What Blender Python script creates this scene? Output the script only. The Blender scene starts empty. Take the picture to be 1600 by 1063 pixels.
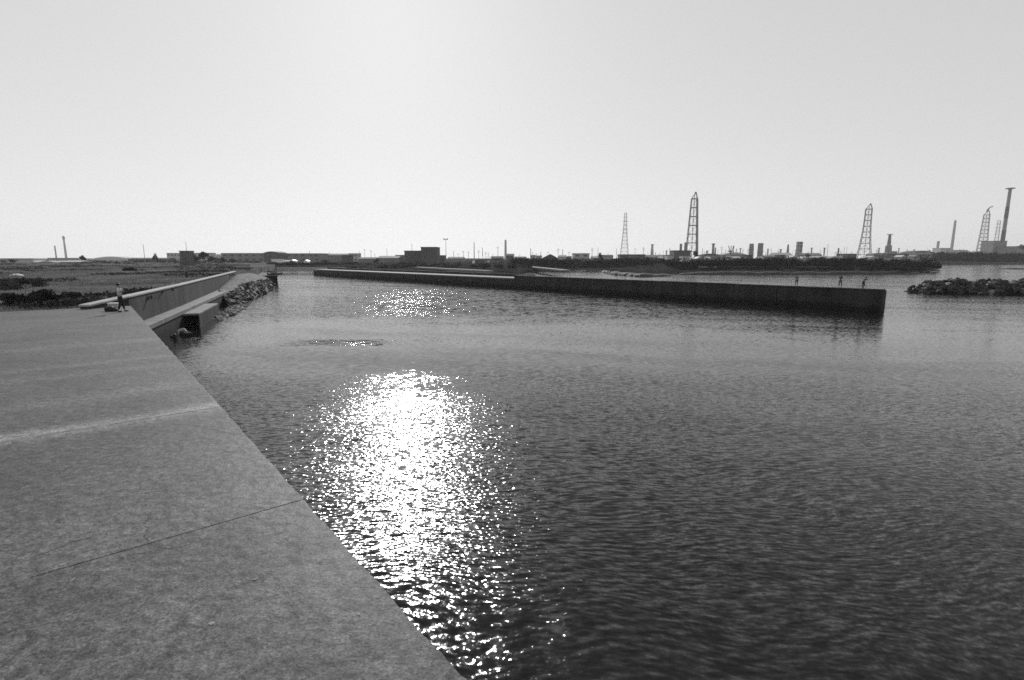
import bpy, bmesh, math, random
import numpy as np
from mathutils import Vector, Matrix, Quaternion
random.seed(7); rng = np.random.default_rng(11)
scene = bpy.context.scene
COL = scene.collection
R = math.radians

# ------------------------------------------------------------------ camera, sky, sun, exposure
H, F, CX, CY, PITCH = 6.2, 800.0, 800.0, 531.5, R(9.13)     # eye 6.2 m over the water, surveyed in 1600 px units
cam_d = bpy.data.cameras.new('camera'); cam = bpy.data.objects.new('camera', cam_d); COL.objects.link(cam)
cam.location = (0, 0, H); cam.rotation_euler = (R(90) - PITCH, 0, 0)
cam_d.sensor_width = 36; cam_d.lens = 18.0; cam_d.clip_start = 0.05; cam_d.clip_end = 20000
scene.camera = cam
SUN_AZ, SUN_EL = R(-12.6), R(26)
world = bpy.data.worlds.new('World'); scene.world = world; world.use_nodes = True
wn, wl = world.node_tree.nodes, world.node_tree.links
wn.clear()
sky = wn.new('ShaderNodeTexSky'); sky.sky_type = 'NISHITA'; sky.sun_disc = False
sky.sun_elevation = SUN_EL; sky.sun_rotation = SUN_AZ
sky.air_density = 1.0; sky.dust_density = 0.6; sky.ozone_density = 1.0; sky.altitude = 0
sep = wn.new('ShaderNodeSeparateColor'); wl.new(sky.outputs[0], sep.inputs[0])   # black and white film: blue-weighted grey
def wmath(op, a, b):
    n = wn.new('ShaderNodeMath'); n.operation = op
    for i, v in enumerate((a, b)):
        if isinstance(v, (int, float)): n.inputs[i].default_value = v
        else: wl.new(v, n.inputs[i])
    return n.outputs[0]
g = wmath('ADD', wmath('MULTIPLY', sep.outputs[0], 0.15), wmath('ADD', wmath('MULTIPLY', sep.outputs[1], 0.35), wmath('MULTIPLY', sep.outputs[2], 0.5)))
SKYG, SKYK = 0.235, 4.42                                       # film shoulder of the bright sky
g = wmath('MULTIPLY', wmath('POWER', g, SKYG), SKYK)
wtc = wn.new('ShaderNodeTexCoord'); wse = wn.new('ShaderNodeSeparateXYZ'); wl.new(wtc.outputs['Generated'], wse.inputs[0])
up_ = wmath('MAXIMUM', wse.outputs[2], 0.0)                  # pale sea mist low in the sky, all the way round
g = wmath('MULTIPLY', g, wmath('ADD', 1.0, wmath('MULTIPLY', wmath('POWER', 2.718, wmath('MULTIPLY', up_, -7.0)), 0.14)))
bg = wn.new('ShaderNodeBackground'); wl.new(g, bg.inputs[0]); bg.inputs[1].default_value = 0.1
wo = wn.new('ShaderNodeOutputWorld'); wl.new(bg.outputs[0], wo.inputs[0])
sun_d = bpy.data.lights.new('sun', 'SUN'); sun_d.energy = 3.0; sun_d.angle = R(0.53); sun_d.color = (1, 1, 1)
sun = bpy.data.objects.new('sun', sun_d); COL.objects.link(sun)
SD = Vector((math.sin(SUN_AZ) * math.cos(SUN_EL), math.cos(SUN_AZ) * math.cos(SUN_EL), math.sin(SUN_EL)))
sun.rotation_euler = SD.to_track_quat('Z', 'Y').to_euler(); sun.location = (0, 0, 60)
vs = scene.view_settings
scene.display_settings.display_device = 'sRGB'
vs.view_transform = 'Standard'; vs.look = 'None'; vs.gamma = 1; vs.exposure = 0; vs.use_curve_mapping = False
cy = scene.cycles
cy.max_bounces = 5; cy.diffuse_bounces = 2; cy.glossy_bounces = 3; cy.volume_bounces = 1
cy.caustics_reflective = False; cy.caustics_refractive = False
cy.use_denoising = False; cy.pixel_filter_type = 'BLACKMAN_HARRIS'; cy.filter_width = 1.6

# ------------------------------------------------------------------ survey helpers
CP, SP = math.cos(PITCH), math.sin(PITCH)
def ray(px, py):
    u, v = px - CX, py - CY
    return u, F * CP - v * SP, -(F * SP + v * CP)
def on(px, py, z):
    dx, dy, dz = ray(px, py); t = (z - H) / dz
    return Vector((dx * t, dy * t, z))
def far(px, py, Y):
    dx, dy, dz = ray(px, py); t = Y / dy
    return Vector((dx * t, Y, H + dz * t))
def ppm(Y): return F / Y
def FY(Y): return Y if Y < 440 else 440 + (Y - 440) * 1.8       # works and towers stand farther out than the houses                                     # pixels per metre near the horizon

# ------------------------------------------------------------------ materials (all neutral grey: a black and white photograph)
MATS = {}
def gmat(name, v, amp=0.3, scale=1.0, rough=0.85, bump=0.0, spec=0.3, fine=0.0, fscale=20.0, stretch=None, detail=6):
    if name in MATS: return MATS[name]
    m = bpy.data.materials.new(name); m.use_nodes = True; MATS[name] = m
    nt = m.node_tree; N, L = nt.nodes, nt.links
    b = N['Principled BSDF']
    tc = N.new('ShaderNodeNewGeometry'); src = tc.outputs['Position']
    if stretch:
        mp = N.new('ShaderNodeMapping'); mp.inputs['Scale'].default_value = stretch; L.new(src, mp.inputs[0]); src = mp.outputs[0]
    n1 = N.new('ShaderNodeTexNoise'); n1.inputs['Scale'].default_value = scale; n1.inputs['Detail'].default_value = detail; n1.inputs['Roughness'].default_value = 0.6
    L.new(src, n1.inputs['Vector'])
    mr = N.new('ShaderNodeMapRange'); mr.inputs[1].default_value = 0.3; mr.inputs[2].default_value = 0.7
    mr.inputs[3].default_value = v * (1 - amp); mr.inputs[4].default_value = v * (1 + amp); L.new(n1.outputs[0], mr.inputs[0])
    out = mr.outputs[0]
    if fine:
        n2 = N.new('ShaderNodeTexNoise'); n2.inputs['Scale'].default_value = fscale; n2.inputs['Detail'].default_value = 4; L.new(tc.outputs['Position'], n2.inputs['Vector'])
        m2 = N.new('ShaderNodeMapRange'); m2.inputs[1].default_value = 0.3; m2.inputs[2].default_value = 0.7; m2.inputs[3].default_value = 1 - fine; m2.inputs[4].default_value = 1 + fine
        L.new(n2.outputs[0], m2.inputs[0])
        mm = N.new('ShaderNodeMath'); mm.operation = 'MULTIPLY'; L.new(out, mm.inputs[0]); L.new(m2.outputs[0], mm.inputs[1]); out = mm.outputs[0]
    L.new(out, b.inputs['Base Color'])
    b.inputs['Roughness'].default_value = rough; b.inputs['Specular IOR Level'].default_value = spec
    if bump:
        n3 = N.new('ShaderNodeTexNoise'); n3.inputs['Scale'].default_value = fscale; n3.inputs['Detail'].default_value = 5; L.new(tc.outputs['Position'], n3.inputs['Vector'])
        bp = N.new('ShaderNodeBump'); bp.inputs['Strength'].default_value = bump; bp.inputs['Distance'].default_value = 0.02; L.new(n3.outputs[0], bp.inputs['Height']); L.new(bp.outputs[0], b.inputs['Normal'])
    return m
M_conc = gmat('weathered_concrete', 0.2, 0.25, 0.6, 0.8, 0.3, 0.3, 0.2, 14)
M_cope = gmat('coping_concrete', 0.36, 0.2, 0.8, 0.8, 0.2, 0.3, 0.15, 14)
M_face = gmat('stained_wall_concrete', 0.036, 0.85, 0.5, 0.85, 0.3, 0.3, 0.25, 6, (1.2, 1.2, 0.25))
M_wetshade = gmat('shaded_algae_concrete', 0.028, 0.45, 0.6, 0.8, 0.3, 0.2, 0.3, 5, (1, 1, 0.3))  # deep backlit shade is put into the base colour, besides the algae
def tide(m, lo, hi, z0, z1):
    nt = m.node_tree; N, L = nt.nodes, nt.links; b = N['Principled BSDF']; src = b.inputs['Base Color'].links[0].from_socket
    g_ = N.new('ShaderNodeNewGeometry'); sp = N.new('ShaderNodeSeparateXYZ'); L.new(g_.outputs['Position'], sp.inputs[0])
    n = N.new('ShaderNodeTexNoise'); n.inputs['Scale'].default_value = .9; n.inputs['Detail'].default_value = 6; L.new(g_.outputs['Position'], n.inputs['Vector'])
    a = N.new('ShaderNodeMath'); a.operation = 'ADD'; L.new(sp.outputs[2], a.inputs[0]); L.new(n.outputs[0], a.inputs[1])
    r_ = N.new('ShaderNodeMapRange'); L.new(a.outputs[0], r_.inputs[0])
    for i, v in enumerate((z0 + .5, z1 + .5, lo, hi)): r_.inputs[i + 1].default_value = v
    mm = N.new('ShaderNodeMath'); mm.operation = 'MULTIPLY'; L.new(src, mm.inputs[0]); L.new(r_.outputs[0], mm.inputs[1]); L.new(mm.outputs[0], b.inputs['Base Color'])
tide(M_wetshade, .35, 1.25, .5, .95)                              # algae and tide mark at the waterline
M_black = gmat('post_shade_black', 0.004, 0.3, 1, 0.9, 0, 0.1)  # black of the fender posts, also painted shade inside the culvert
M_rockd = gmat('dark_wet_rock', 0.03, 0.5, 1.5, 0.75, 0.6, 0.3, 0.4, 9)
M_rockl = gmat('pale_sunlit_rock', 0.3, 0.35, 1.5, 0.85, 0.6, 0.3, 0.3, 9)
M_rockm = gmat('grey_rock', 0.16, 0.5, 1.5, 0.85, 0.6, 0.3, 0.4, 9)
M_leafd = gmat('dark_foliage', 0.024, 0.6, 0.5, 0.9, 0, 0.0)
M_leafm = gmat('mid_foliage', 0.05, 0.6, 0.3, 0.9, 0, 0.0)
M_grass = gmat('dry_grass', 0.25, 0.45, 0.25, 0.9, 0, 0.0)
M_bark = gmat('bark', 0.08, 0.3, 3)
M_steel = gmat('hazed_steel', 0.22, 0.15, 0.5, 0.5)  # distance haze is put into this lighter base colour
M_pale = gmat('pale_hazed_steel', 0.42, 0.15, 0.5, 0.5)  # lightened further to carry the haze of distance
M_wlight = gmat('pale_wall', 0.42, 0.12, 0.2)
M_wmid = gmat('grey_wall', 0.2, 0.2, 0.2)
M_wdark = gmat('dark_wall', 0.09, 0.2, 0.2)
M_white = gmat('white_paint', 0.75, 0.08, 0.5, 0.5)
M_roofd = gmat('dark_roof', 0.06, 0.25, 0.3)
M_roofm = gmat('grey_roof', 0.2, 0.2, 0.3)
M_roofl = gmat('light_roof', 0.45, 0.15, 0.3, 0.45)
M_glass = gmat('window_dark', 0.02, 0.1, 1, 0.15, 0, 0.5)
M_skin = gmat('skin', 0.24, 0.08, 3, 0.6)
M_hair = gmat('black_hair', 0.012, 0.2, 20, 0.6)
M_shirt = gmat('pale_shirt', 0.5, 0.15, 4, 0.9)
M_trou = gmat('dark_cloth', 0.018, 0.2, 4, 0.9)
M_mid = gmat('mid_cloth', 0.08, 0.2, 4, 0.9)
M_plast = gmat('dark_plastic', 0.02, 0.2, 3, 0.4)

# ------------------------------------------------------------------ mesh helpers
def tag(o, label=None, cat=None, group=None, kind=None):
    if label: o['label'] = label
    if cat: o['category'] = cat
    if group: o['group'] = group
    if kind: o['kind'] = kind
    return o
def empty(name, loc=(0, 0, 0), rz=0.0):
    o = bpy.data.objects.new(name, None); COL.objects.link(o); o.location = loc; o.rotation_euler = (0, 0, rz); o.empty_display_size = 0.3
    return o
class MB:
    def __init__(s): s.v, s.f = [], []
    def add(s, vs, fs):
        k = len(s.v); s.v += [tuple(p) for p in vs]; s.f += [tuple(i + k for i in f) for f in fs]; return s
    def box(s, x0, x1, y0, y1, z0, z1):
        return s.add([(x0,y0,z0),(x1,y0,z0),(x1,y1,z0),(x0,y1,z0),(x0,y0,z1),(x1,y0,z1),(x1,y1,z1),(x0,y1,z1)],
                     [(0,3,2,1),(4,5,6,7),(0,1,5,4),(1,2,6,5),(2,3,7,6),(3,0,4,7)])
    def prism(s, pts, z0, z1):                                # pts counter-clockwise; z0/z1 numbers or lists
        n = len(pts); a = z0 if hasattr(z0, '__len__') else [z0] * n; b = z1 if hasattr(z1, '__len__') else [z1] * n
        vs_ = [(p[0], p[1], a[i]) for i, p in enumerate(pts)] + [(p[0], p[1], b[i]) for i, p in enumerate(pts)]
        return s.add(vs_, [tuple(range(n - 1, -1, -1)), tuple(range(n, 2 * n))] + [(i, (i + 1) % n, n + (i + 1) % n, n + i) for i in range(n)])
    def tube(s, p0, p1, r0, r1=None, n=6):
        r1 = r0 if r1 is None else r1
        p0, p1 = Vector(p0), Vector(p1); d = (p1 - p0).normalized()
        a = d.orthogonal().normalized(); b = d.cross(a)
        vs_ = []
        for p, r in ((p0, r0), (p1, r1)):
            for i in range(n):
                t = 2 * math.pi * i / n; vs_.append(p + (a * math.cos(t) + b * math.sin(t)) * r)
        return s.add(vs_, [(i, (i + 1) % n, n + (i + 1) % n, n + i) for i in range(n)] + [tuple(range(n - 1, -1, -1)), tuple(range(n, 2 * n))])
    def lathe(s, c, prof, n=12):                              # prof: (r, z) from bottom to top
        c = Vector(c); vs_, fs = [], []
        for r, z in prof:
            for i in range(n):
                t = 2 * math.pi * i / n; vs_.append((c.x + r * math.cos(t), c.y + r * math.sin(t), c.z + z))
        for k in range(len(prof) - 1):
            for i in range(n):
                j = (i + 1) % n; fs.append((k * n + i, k * n + j, (k + 1) * n + j, (k + 1) * n + i))
        fs.append(tuple(range(n - 1, -1, -1))); fs.append(tuple((len(prof) - 1) * n + i for i in range(n)))
        return s.add(vs_, fs)
    def build(s, name, mat, parent=None, smooth=False, bevel=0):
        me = bpy.data.meshes.new(name); me.from_pydata(s.v, [], s.f); me.materials.append(mat)
        if smooth: me.polygons.foreach_set('use_smooth', [True] * len(me.polygons))
        me.update(); o = bpy.data.objects.new(name, me); COL.objects.link(o)
        if parent: o.parent = parent
        if bevel:
            bv = o.modifiers.new('bevel', 'BEVEL'); bv.width = bevel; bv.segments = 2; bv.limit_method = 'ANGLE'
        return o
def np_mesh(name, verts, faces, mat, parent=None, smooth=False):
    me = bpy.data.meshes.new(name); nv, nf = len(verts), len(faces); k = faces.shape[1]
    me.vertices.add(nv); me.vertices.foreach_set('co', np.asarray(verts, np.float32).ravel())
    me.loops.add(nf * k); me.loops.foreach_set('vertex_index', np.asarray(faces, np.int32).ravel())
    me.polygons.add(nf); me.polygons.foreach_set('loop_start', np.arange(0, nf * k, k, dtype=np.int32))
    if smooth: me.polygons.foreach_set('use_smooth', np.ones(nf, bool))
    me.materials.append(mat); me.update(calc_edges=True); me.validate()
    o = bpy.data.objects.new(name, me); COL.objects.link(o)
    if parent: o.parent = parent
    return o
def leaves(cent, size, flat=1.0):
    """numpy quads of random orientation around centres (n,3) with sizes (n,)"""
    n = len(cent); a = rng.normal(size=(n, 3)); a[:, 2] *= flat; a /= np.linalg.norm(a, axis=1)[:, None]
    b = rng.normal(size=(n, 3)); b -= a * np.sum(a * b, 1)[:, None]; b /= np.linalg.norm(b, axis=1)[:, None]
    s = np.asarray(size)[:, None] * 0.5
    P = np.stack([cent - a * s - b * s * .6, cent + a * s - b * s * .6, cent + a * s * .8 + b * s * .6, cent - a * s * .8 + b * s * .6], 1).reshape(-1, 3)
    return P, np.arange(4 * n).reshape(-1, 4)
def wob(x, y, s=1.0, seed=0.0):
    """smooth pseudo noise in -1..1"""
    x = np.asarray(x, float) / s; y = np.asarray(y, float) / s; o = 0
    for k, (a, b, c, w) in enumerate(((1.1, .7, .3, .4), (-.8, 1.6, 1.9, .3), (2.3, -1.1, 4.2, .2), (3.9, 3.1, .7, .12), (-5.7, 4.3, 2.2, .08))):
        o = o + w * np.sin(a * x + b * y + c + seed * (k + 1.3) + 1.3 * np.sin(.6 * b * x - .5 * a * y + seed))
    return o

# ------------------------------------------------------------------ water
def water_material():
    m = bpy.data.materials.new('harbour_water'); m.use_nodes = True
    nt = m.node_tree; N, L = nt.nodes, nt.links; b = N['Principled BSDF']
    b.inputs['Base Color'].default_value = (0.009, 0.009, 0.009, 1)
    b.inputs['Roughness'].default_value = 0.05; b.inputs['IOR'].default_value = 1.333
    geo = N.new('ShaderNodeNewGeometry'); P = geo.outputs['Position']
    def val(x, sock):
        if isinstance(x, (int, float)): sock.default_value = x
        else: L.new(x, sock)
    def ma(op, a, c=0.0, d=None):
        n = N.new('ShaderNodeMath'); n.operation = op; val(a, n.inputs[0]); val(c, n.inputs[1])
        if d is not None: val(d, n.inputs[2])
        return n.outputs[0]
    def vm(op, a, c):
        n = N.new('ShaderNodeVectorMath'); n.operation = op
        L.new(a, n.inputs[0])
        if isinstance(c, (tuple, list)): n.inputs[1].default_value = c
        else: L.new(c, n.inputs[1])
        return n.outputs[0]
    def noise(vec, scale, detail=2, rough=0.5, dist=0.0):
        n = N.new('ShaderNodeTexNoise'); n.inputs['Scale'].default_value = scale; n.inputs['Detail'].default_value = detail
        n.inputs['Roughness'].default_value = rough; n.inputs['Distortion'].default_value = dist; L.new(vec, n.inputs['Vector']); return n
    def rot(vec, ang, sx, sy):
        mp = N.new('ShaderNodeMapping'); mp.vector_type = 'TEXTURE'; mp.inputs['Rotation'].default_value = (0, 0, ang)
        mp.inputs['Scale'].default_value = (1 / sx, 1 / sy, 1); L.new(vec, mp.inputs[0]); return mp.outputs[0]
    def rng_(x, a, c, lo, hi, mode='SMOOTHSTEP'):
        n = N.new('ShaderNodeMapRange'); n.interpolation_type = mode; n.clamp = True; val(x, n.inputs[0])
        for i, v in enumerate((a, c, lo, hi)): n.inputs[i + 1].default_value = v
        return n.outputs[0]
    warp = noise(P, 0.12, 2); wv = vm('MULTIPLY', vm('SUBTRACT', warp.outputs['Color'], (.5, .5, .5)), (3.5, 3.5, 0)); PW = vm('ADD', P, wv)
    sep = N.new('ShaderNodeSeparateXYZ'); L.new(P, sep.inputs[0]); X, Y = sep.outputs[0], sep.outputs[1]
    # wind: rough water near the pier, a slick beyond, gust patches farther out
    big = noise(P, 0.035, 3); mid = noise(rot(P, R(8), .5, 1.6), 0.10, 3)
    yj = ma('ADD', Y, ma('MULTIPLY', ma('SUBTRACT', mid.outputs[0], .5), 14.0))
    near = ma('MULTIPLY', rng_(yj, 20.0, 30.0, 1.0, 0.0), rng_(ma('ADD', X, ma('MULTIPLY', ma('SUBTRACT', big.outputs[0], .5), 14.0)), 1.0, 11.0, 1.0, .38))
    gust = rng_(ma('ADD', ma('MULTIPLY', big.outputs[0], .6), ma('MULTIPLY', mid.outputs[0], .4)), .50, .62, 0.0, 1.0)
    def band(y0, y1, x0, x1, soft):
        a = rng_(yj, y0 - soft, y0 + soft, 0, 1); c = rng_(yj, y1 - soft, y1 + soft, 1, 0)
        d = rng_(X, x0 - 3 * soft, x0 + soft, 0, 1); e = rng_(X, x1 - soft, x1 + 3 * soft, 1, 0)
        return ma('MULTIPLY', ma('MULTIPLY', a, c), ma('MULTIPLY', d, e))
    distant = rng_(yj, 42.0, 60.0, 0.0, .022)
    b1 = band(35.0, 39.5, -15, -10.5, 1.0); b2 = band(54, 102, -17, 9, 8.0)
    amp = ma('ADD', ma('ADD', ma('MULTIPLY', near, AMP_NEAR), AMP_BASE), ma('ADD', ma('ADD', distant, ma('MULTIPLY', gust, .012)), ma('ADD', ma('MULTIPLY', b1, .065), ma('MULTIPLY', b2, .045))))
    amp2 = ma('ADD', ma('MULTIPLY', near, .35), .65)
    sx = sy = None
    def acc(a, c, v): return c if a is None else ma('ADD', a, c)
    layers = [  # angle, stretch along crest, across, scale, weight, detail, use_amp
        (R(4), .22, 1, 8.6, 1.8, 1, 1), (R(-12), .26, 1, 13.0, 1.5, 1, 1), (R(16), .24, 1, 3.6, .7, 2, 1),
        (R(-24), .2, 1, .6, .06, 2, 0), (R(-13), .11, 1, .24, .19, 2, 0), (R(12), .3, 1, 1.2, .025, 2, 0)]
    for ang, s1, s2, sc, w, det, ua in layers:
        n = noise(rot(PW, ang, s1, s2), sc, det, .5); 
        s = N.new('ShaderNodeSeparateColor'); L.new(n.outputs['Color'], s.inputs[0])
        h = ma('MULTIPLY', ma('SUBTRACT', s.outputs[0], .5), w); h = ma('MULTIPLY', h, ma('MULTIPLY', amp, 4.0) if ua else amp2)
        sx = acc(sx, ma('MULTIPLY', h, -math.sin(ang)), 0); sy = acc(sy, ma('MULTIPLY', h, math.cos(ang)), 0)
    nf = noise(rot(PW, R(3), .7, 1), 13.0, 3, .6); s = N.new('ShaderNodeSeparateColor'); L.new(nf.outputs['Color'], s.inputs[0])
    for k in (0, 1):
        h = ma('MULTIPLY', ma('MULTIPLY', ma('SUBTRACT', s.outputs[k], .5), (9.0, 3.5)[k]), amp)
        if k == 0: sx = ma('ADD', sx, h)
        else: sy = ma('ADD', sy, h)
    nb = noise(rot(PW, 0, .7, 1), 1.5, 2, .6); s = N.new('ShaderNodeSeparateColor'); L.new(nb.outputs['Color'], s.inputs[0]); bb = ma('ADD', ma('MULTIPLY', b1, 1.2), ma('MULTIPLY', b2, .9))
    sx = ma('ADD', sx, ma('MULTIPLY', ma('MULTIPLY', ma('SUBTRACT', s.outputs[0], .5), .75), bb)); sy = ma('ADD', sy, ma('MULTIPLY', ma('MULTIPLY', ma('SUBTRACT', s.outputs[1], .5), .95), bb))
    L.new(ma('ADD', ma('MULTIPLY', near, .10), .055), b.inputs['Roughness'])
    cb = N.new('ShaderNodeCombineXYZ'); L.new(ma('MULTIPLY', sx, -1.0), cb.inputs[0]); L.new(ma('MULTIPLY', sy, -1.0), cb.inputs[1]); cb.inputs[2].default_value = 1
    nn = N.new('ShaderNodeVectorMath'); nn.operation = 'NORMALIZE'; L.new(cb.outputs[0], nn.inputs[0]); L.new(nn.outputs[0], b.inputs['Normal'])
    return m
AMP_NEAR, AMP_BASE = 0.09, 0.03
M_water = water_material()
o = MB().add([(-260, -60, 0), (1400, -60, 0), (1400, 1300, 0), (-260, 1300, 0)], [(0, 1, 2, 3)]).build('water', M_water)
tag(o, 'dark rippled harbour water with sun glitter', kind='structure')

# ------------------------------------------------------------------ far land around the harbour
def interp(x, tab):
    return np.interp(x, [a for a, _ in tab], [b for _, b in tab])
SHORE = [(405, 423), (430, 423.2), (500, 423.2), (505, 427.5), (600, 430.5), (700, 431.5), (815, 428.5), (825, 426), (870, 424), (900, 421.6), (945, 422.2), (955, 425.5),
         (1050, 428.6), (1150, 428.6), (1300, 428.2), (1400, 427), (1425, 424.5), (1446, 420.2), (1449, 414.2), (1600, 413.4), (1900, 413), (2600, 413)]
def land(name, px, d0, prof, mat, label):
    """polar sheet: prof lists (metres behind the shore, height)"""
    offs = np.array([p[0] for p in prof], float); hs = np.array([p[1] for p in prof], float)
    V = []
    for i, x in enumerate(px):
        u = (x - CX) / F / CP
        Y = d0[i] + offs; Y[-3:] = np.array([900., 1800., 3000.]) if True else Y[-3:]
        xs = u * Y
        z = hs + np.where(offs > 0.5, 1, 0) * (wob(xs, Y, 14) * .35 + wob(xs, Y, 4, 3) * .12) * np.minimum(hs / 2, 1)
        V.append(np.stack([xs, Y, z], 1))
    V = np.array(V); n, k = V.shape[:2]; idx = np.arange(n * k).reshape(n, k)
    Fc = np.stack([idx[:-1, :-1], idx[1:, :-1], idx[1:, 1:], idx[:-1, 1:]], -1).reshape(-1, 4)
    o = np_mesh(name, V.reshape(-1, 3), Fc, mat, smooth=True); tag(o, label, kind='structure'); return o
M_land = gmat('rough_ground', 0.035, 0.5, 0.12, 1.0, 0, 0.0, 0.3, 0.9)
px = np.arange(405, 2600, 5.0)
d0 = np.array([on(x, y, 0).y for x, y in zip(px, interp(px, SHORE))])
prof = [(-6, -1), (0, 0), (2, .6), (5, 1.2), (9, 1.5), (16, 1.6), (26, 1.9), (40, 2.3), (60, 2.6), (90, 2.8), (140, 3), (220, 3), (320, 3), (900, 3), (1800, 3), (3000, 3)]
land('far_shore', px, d0, prof, M_land, 'low dark far shore behind the harbour water')

# near field behind the pier and the seawall
E0 = on(345, 636, 3.1); ED = Vector((-0.6335, 0.7737, 0)).normalized(); EN = Vector((ED.y, -ED.x, 0))     # pier edge line
T_END = (on(205, 478, 3.1) - E0).dot(ED)
PW_ = 9.0
def ep(t, n, z): p = E0 + ED * t - EN * n; return Vector((p.x, p.y, z))
WT = [on(139, 476.3, 3.37), on(200, 463, 3.62), on(285, 444.2, 3.62), on(369, 424, 3.62)]                    # seawall top, camera side
pier_back_a, pier_back_b = ep(T_END, -0.02, 0), ep(T_END, 60, 0)
def d_back(u):      # forward distance where the azimuth u (x per y) meets the pier's end line
    a = pier_back_a; d = pier_back_b - pier_back_a
    # a.x + s d.x = u (a.y + s d.y)
    s = (u * a.y - a.x) / (d.x - u * d.y); return a.y + s * d.y
def d_wall(u):
    for a, b in zip(WT[:-1], WT[1:]):
        d = b - a; den = d.x - u * d.y
        if abs(den) < 1e-9: continue
        s = (u * a.y - a.x) / den; y = a.y + s * d.y
        if s < 0 and a is WT[0]: return y
        if -0.01 <= s <= 1.01: return y
    return WT[-1].y if u > WT[-1].x / WT[-1].y else WT[0].y
cols = np.concatenate([np.arange(-500, 120, 6.0), np.arange(120, 369, 2.0), np.arange(369, 440, 3.0)])
V = []
for x in cols:
    u = (x - CX) / F / CP
    if x < 131: y0 = d_back(u) - .3
    elif x < 369: y0 = d_wall(u) + .5
    else: y0 = np.interp(x, [369, 405, 408, 440], [99, 112, 150, 235])
    Y = y0 + (3000 - y0) * (np.linspace(0, 1, 90) ** 3.2)
    xs = u * Y
    z = 3.02 + (wob(xs, Y, 7) * .16 + wob(xs, Y, 2.2, 2) * .06) * np.clip((Y - y0) / 4, 0, 1)
    z = np.where(Y > 420, 3, z)
    if x >= 369: z = np.where(Y < y0 + .5, 1.0, np.minimum(z, 2.9))
    V.append(np.stack([xs, Y, z], 1))
V = np.array(V); n, k = V.shape[:2]; idx = np.arange(n * k).reshape(n, k)
Fc = np.stack([idx[:-1, :-1], idx[1:, :-1], idx[1:, 1:], idx[:-1, 1:]], -1).reshape(-1, 4)
M_field = gmat('field_soil', 0.125, 0.5, 0.11, 1.0, 0, 0.0, 0.35, 0.7, (0.7, 1.0, 1))
o = np_mesh('field', V.reshape(-1, 3), Fc, M_field, smooth=True); tag(o, 'rough grassy field behind the pier', kind='structure')
FV = V
def field_z(x, y):
    return 3.02 + (wob(x, y, 7) * .16 + wob(x, y, 2.2, 2) * .06)

# grass on the field
def scatter_field(n, ymin, ymax, pw=1.6):
    t = rng.random(n); Y = ymin + (ymax - ymin) * t ** pw
    px_ = rng.uniform(-60, 425, n); u = (px_ - CX) / F / CP; x = u * Y
    ok = np.ones(n, bool)
    for i in range(n):
        if px_[i] < 131: lim = d_back(u[i]) + .25
        elif px_[i] < 369: lim = d_wall(u[i]) + 2.2
        else: lim = 125 if px_[i] < 400 else 400
        ok[i] = Y[i] > lim
    return x[ok], Y[ok]
def grass_mesh(name, x, y, h, w, mat):
    n = len(x); z = field_z(x, y) - .05
    a = rng.uniform(0, math.pi, n); dx, dy = np.cos(a) * w, np.sin(a) * w
    lx, ly = rng.normal(0, .35, n) * h, rng.normal(0, .35, n) * h
    P = np.stack([np.stack([x - dx, y - dy, z], 1), np.stack([x + dx, y + dy, z], 1), np.stack([x + lx, y + ly, z + h], 1)], 1).reshape(-1, 3)
    return np_mesh(name, P, np.arange(3 * n).reshape(-1, 3), mat)
gx, gy = scatter_field(110000, 29, 220, 1.8)
dens = wob(gx, gy, 5, 1); keep = dens + rng.normal(0, .4, len(gx)) > -.35
gx, gy, dens = gx[keep], gy[keep], dens[keep]
gh = np.clip(.12 + .28 * np.clip(dens, 0, 1) + rng.random(len(gx)) * .12, .1, .7)
o = grass_mesh('grass', gx, gy, gh, .016 + gy * .0007, M_grass); tag(o, 'dry grass covering the field behind the pier', 'grass', kind='stuff')
wx, wy = scatter_field(6500, 30, 330, 1.2)
wd = wob(wx, wy, 9, 5) + .5 * wob(wx, wy * 2.5, 16, 8); kp = wd > .28; wx, wy = wx[kp], wy[kp]
m_ = 14; cx_ = np.repeat(wx, m_) + rng.normal(0, .5, len(wx) * m_); cy_ = np.repeat(wy, m_) + rng.normal(0, .4, len(wx) * m_)
cz_ = field_z(cx_, cy_) + rng.random(len(cx_)) ** 1.5 * .4
P, Fq = leaves(np.stack([cx_, cy_, cz_], 1), rng.uniform(.15, .35, len(cx_))); o = np_mesh('weeds', P, Fq, M_leafm); tag(o, 'low dark weeds patching the field behind the pier', 'weeds', kind='stuff')

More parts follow.
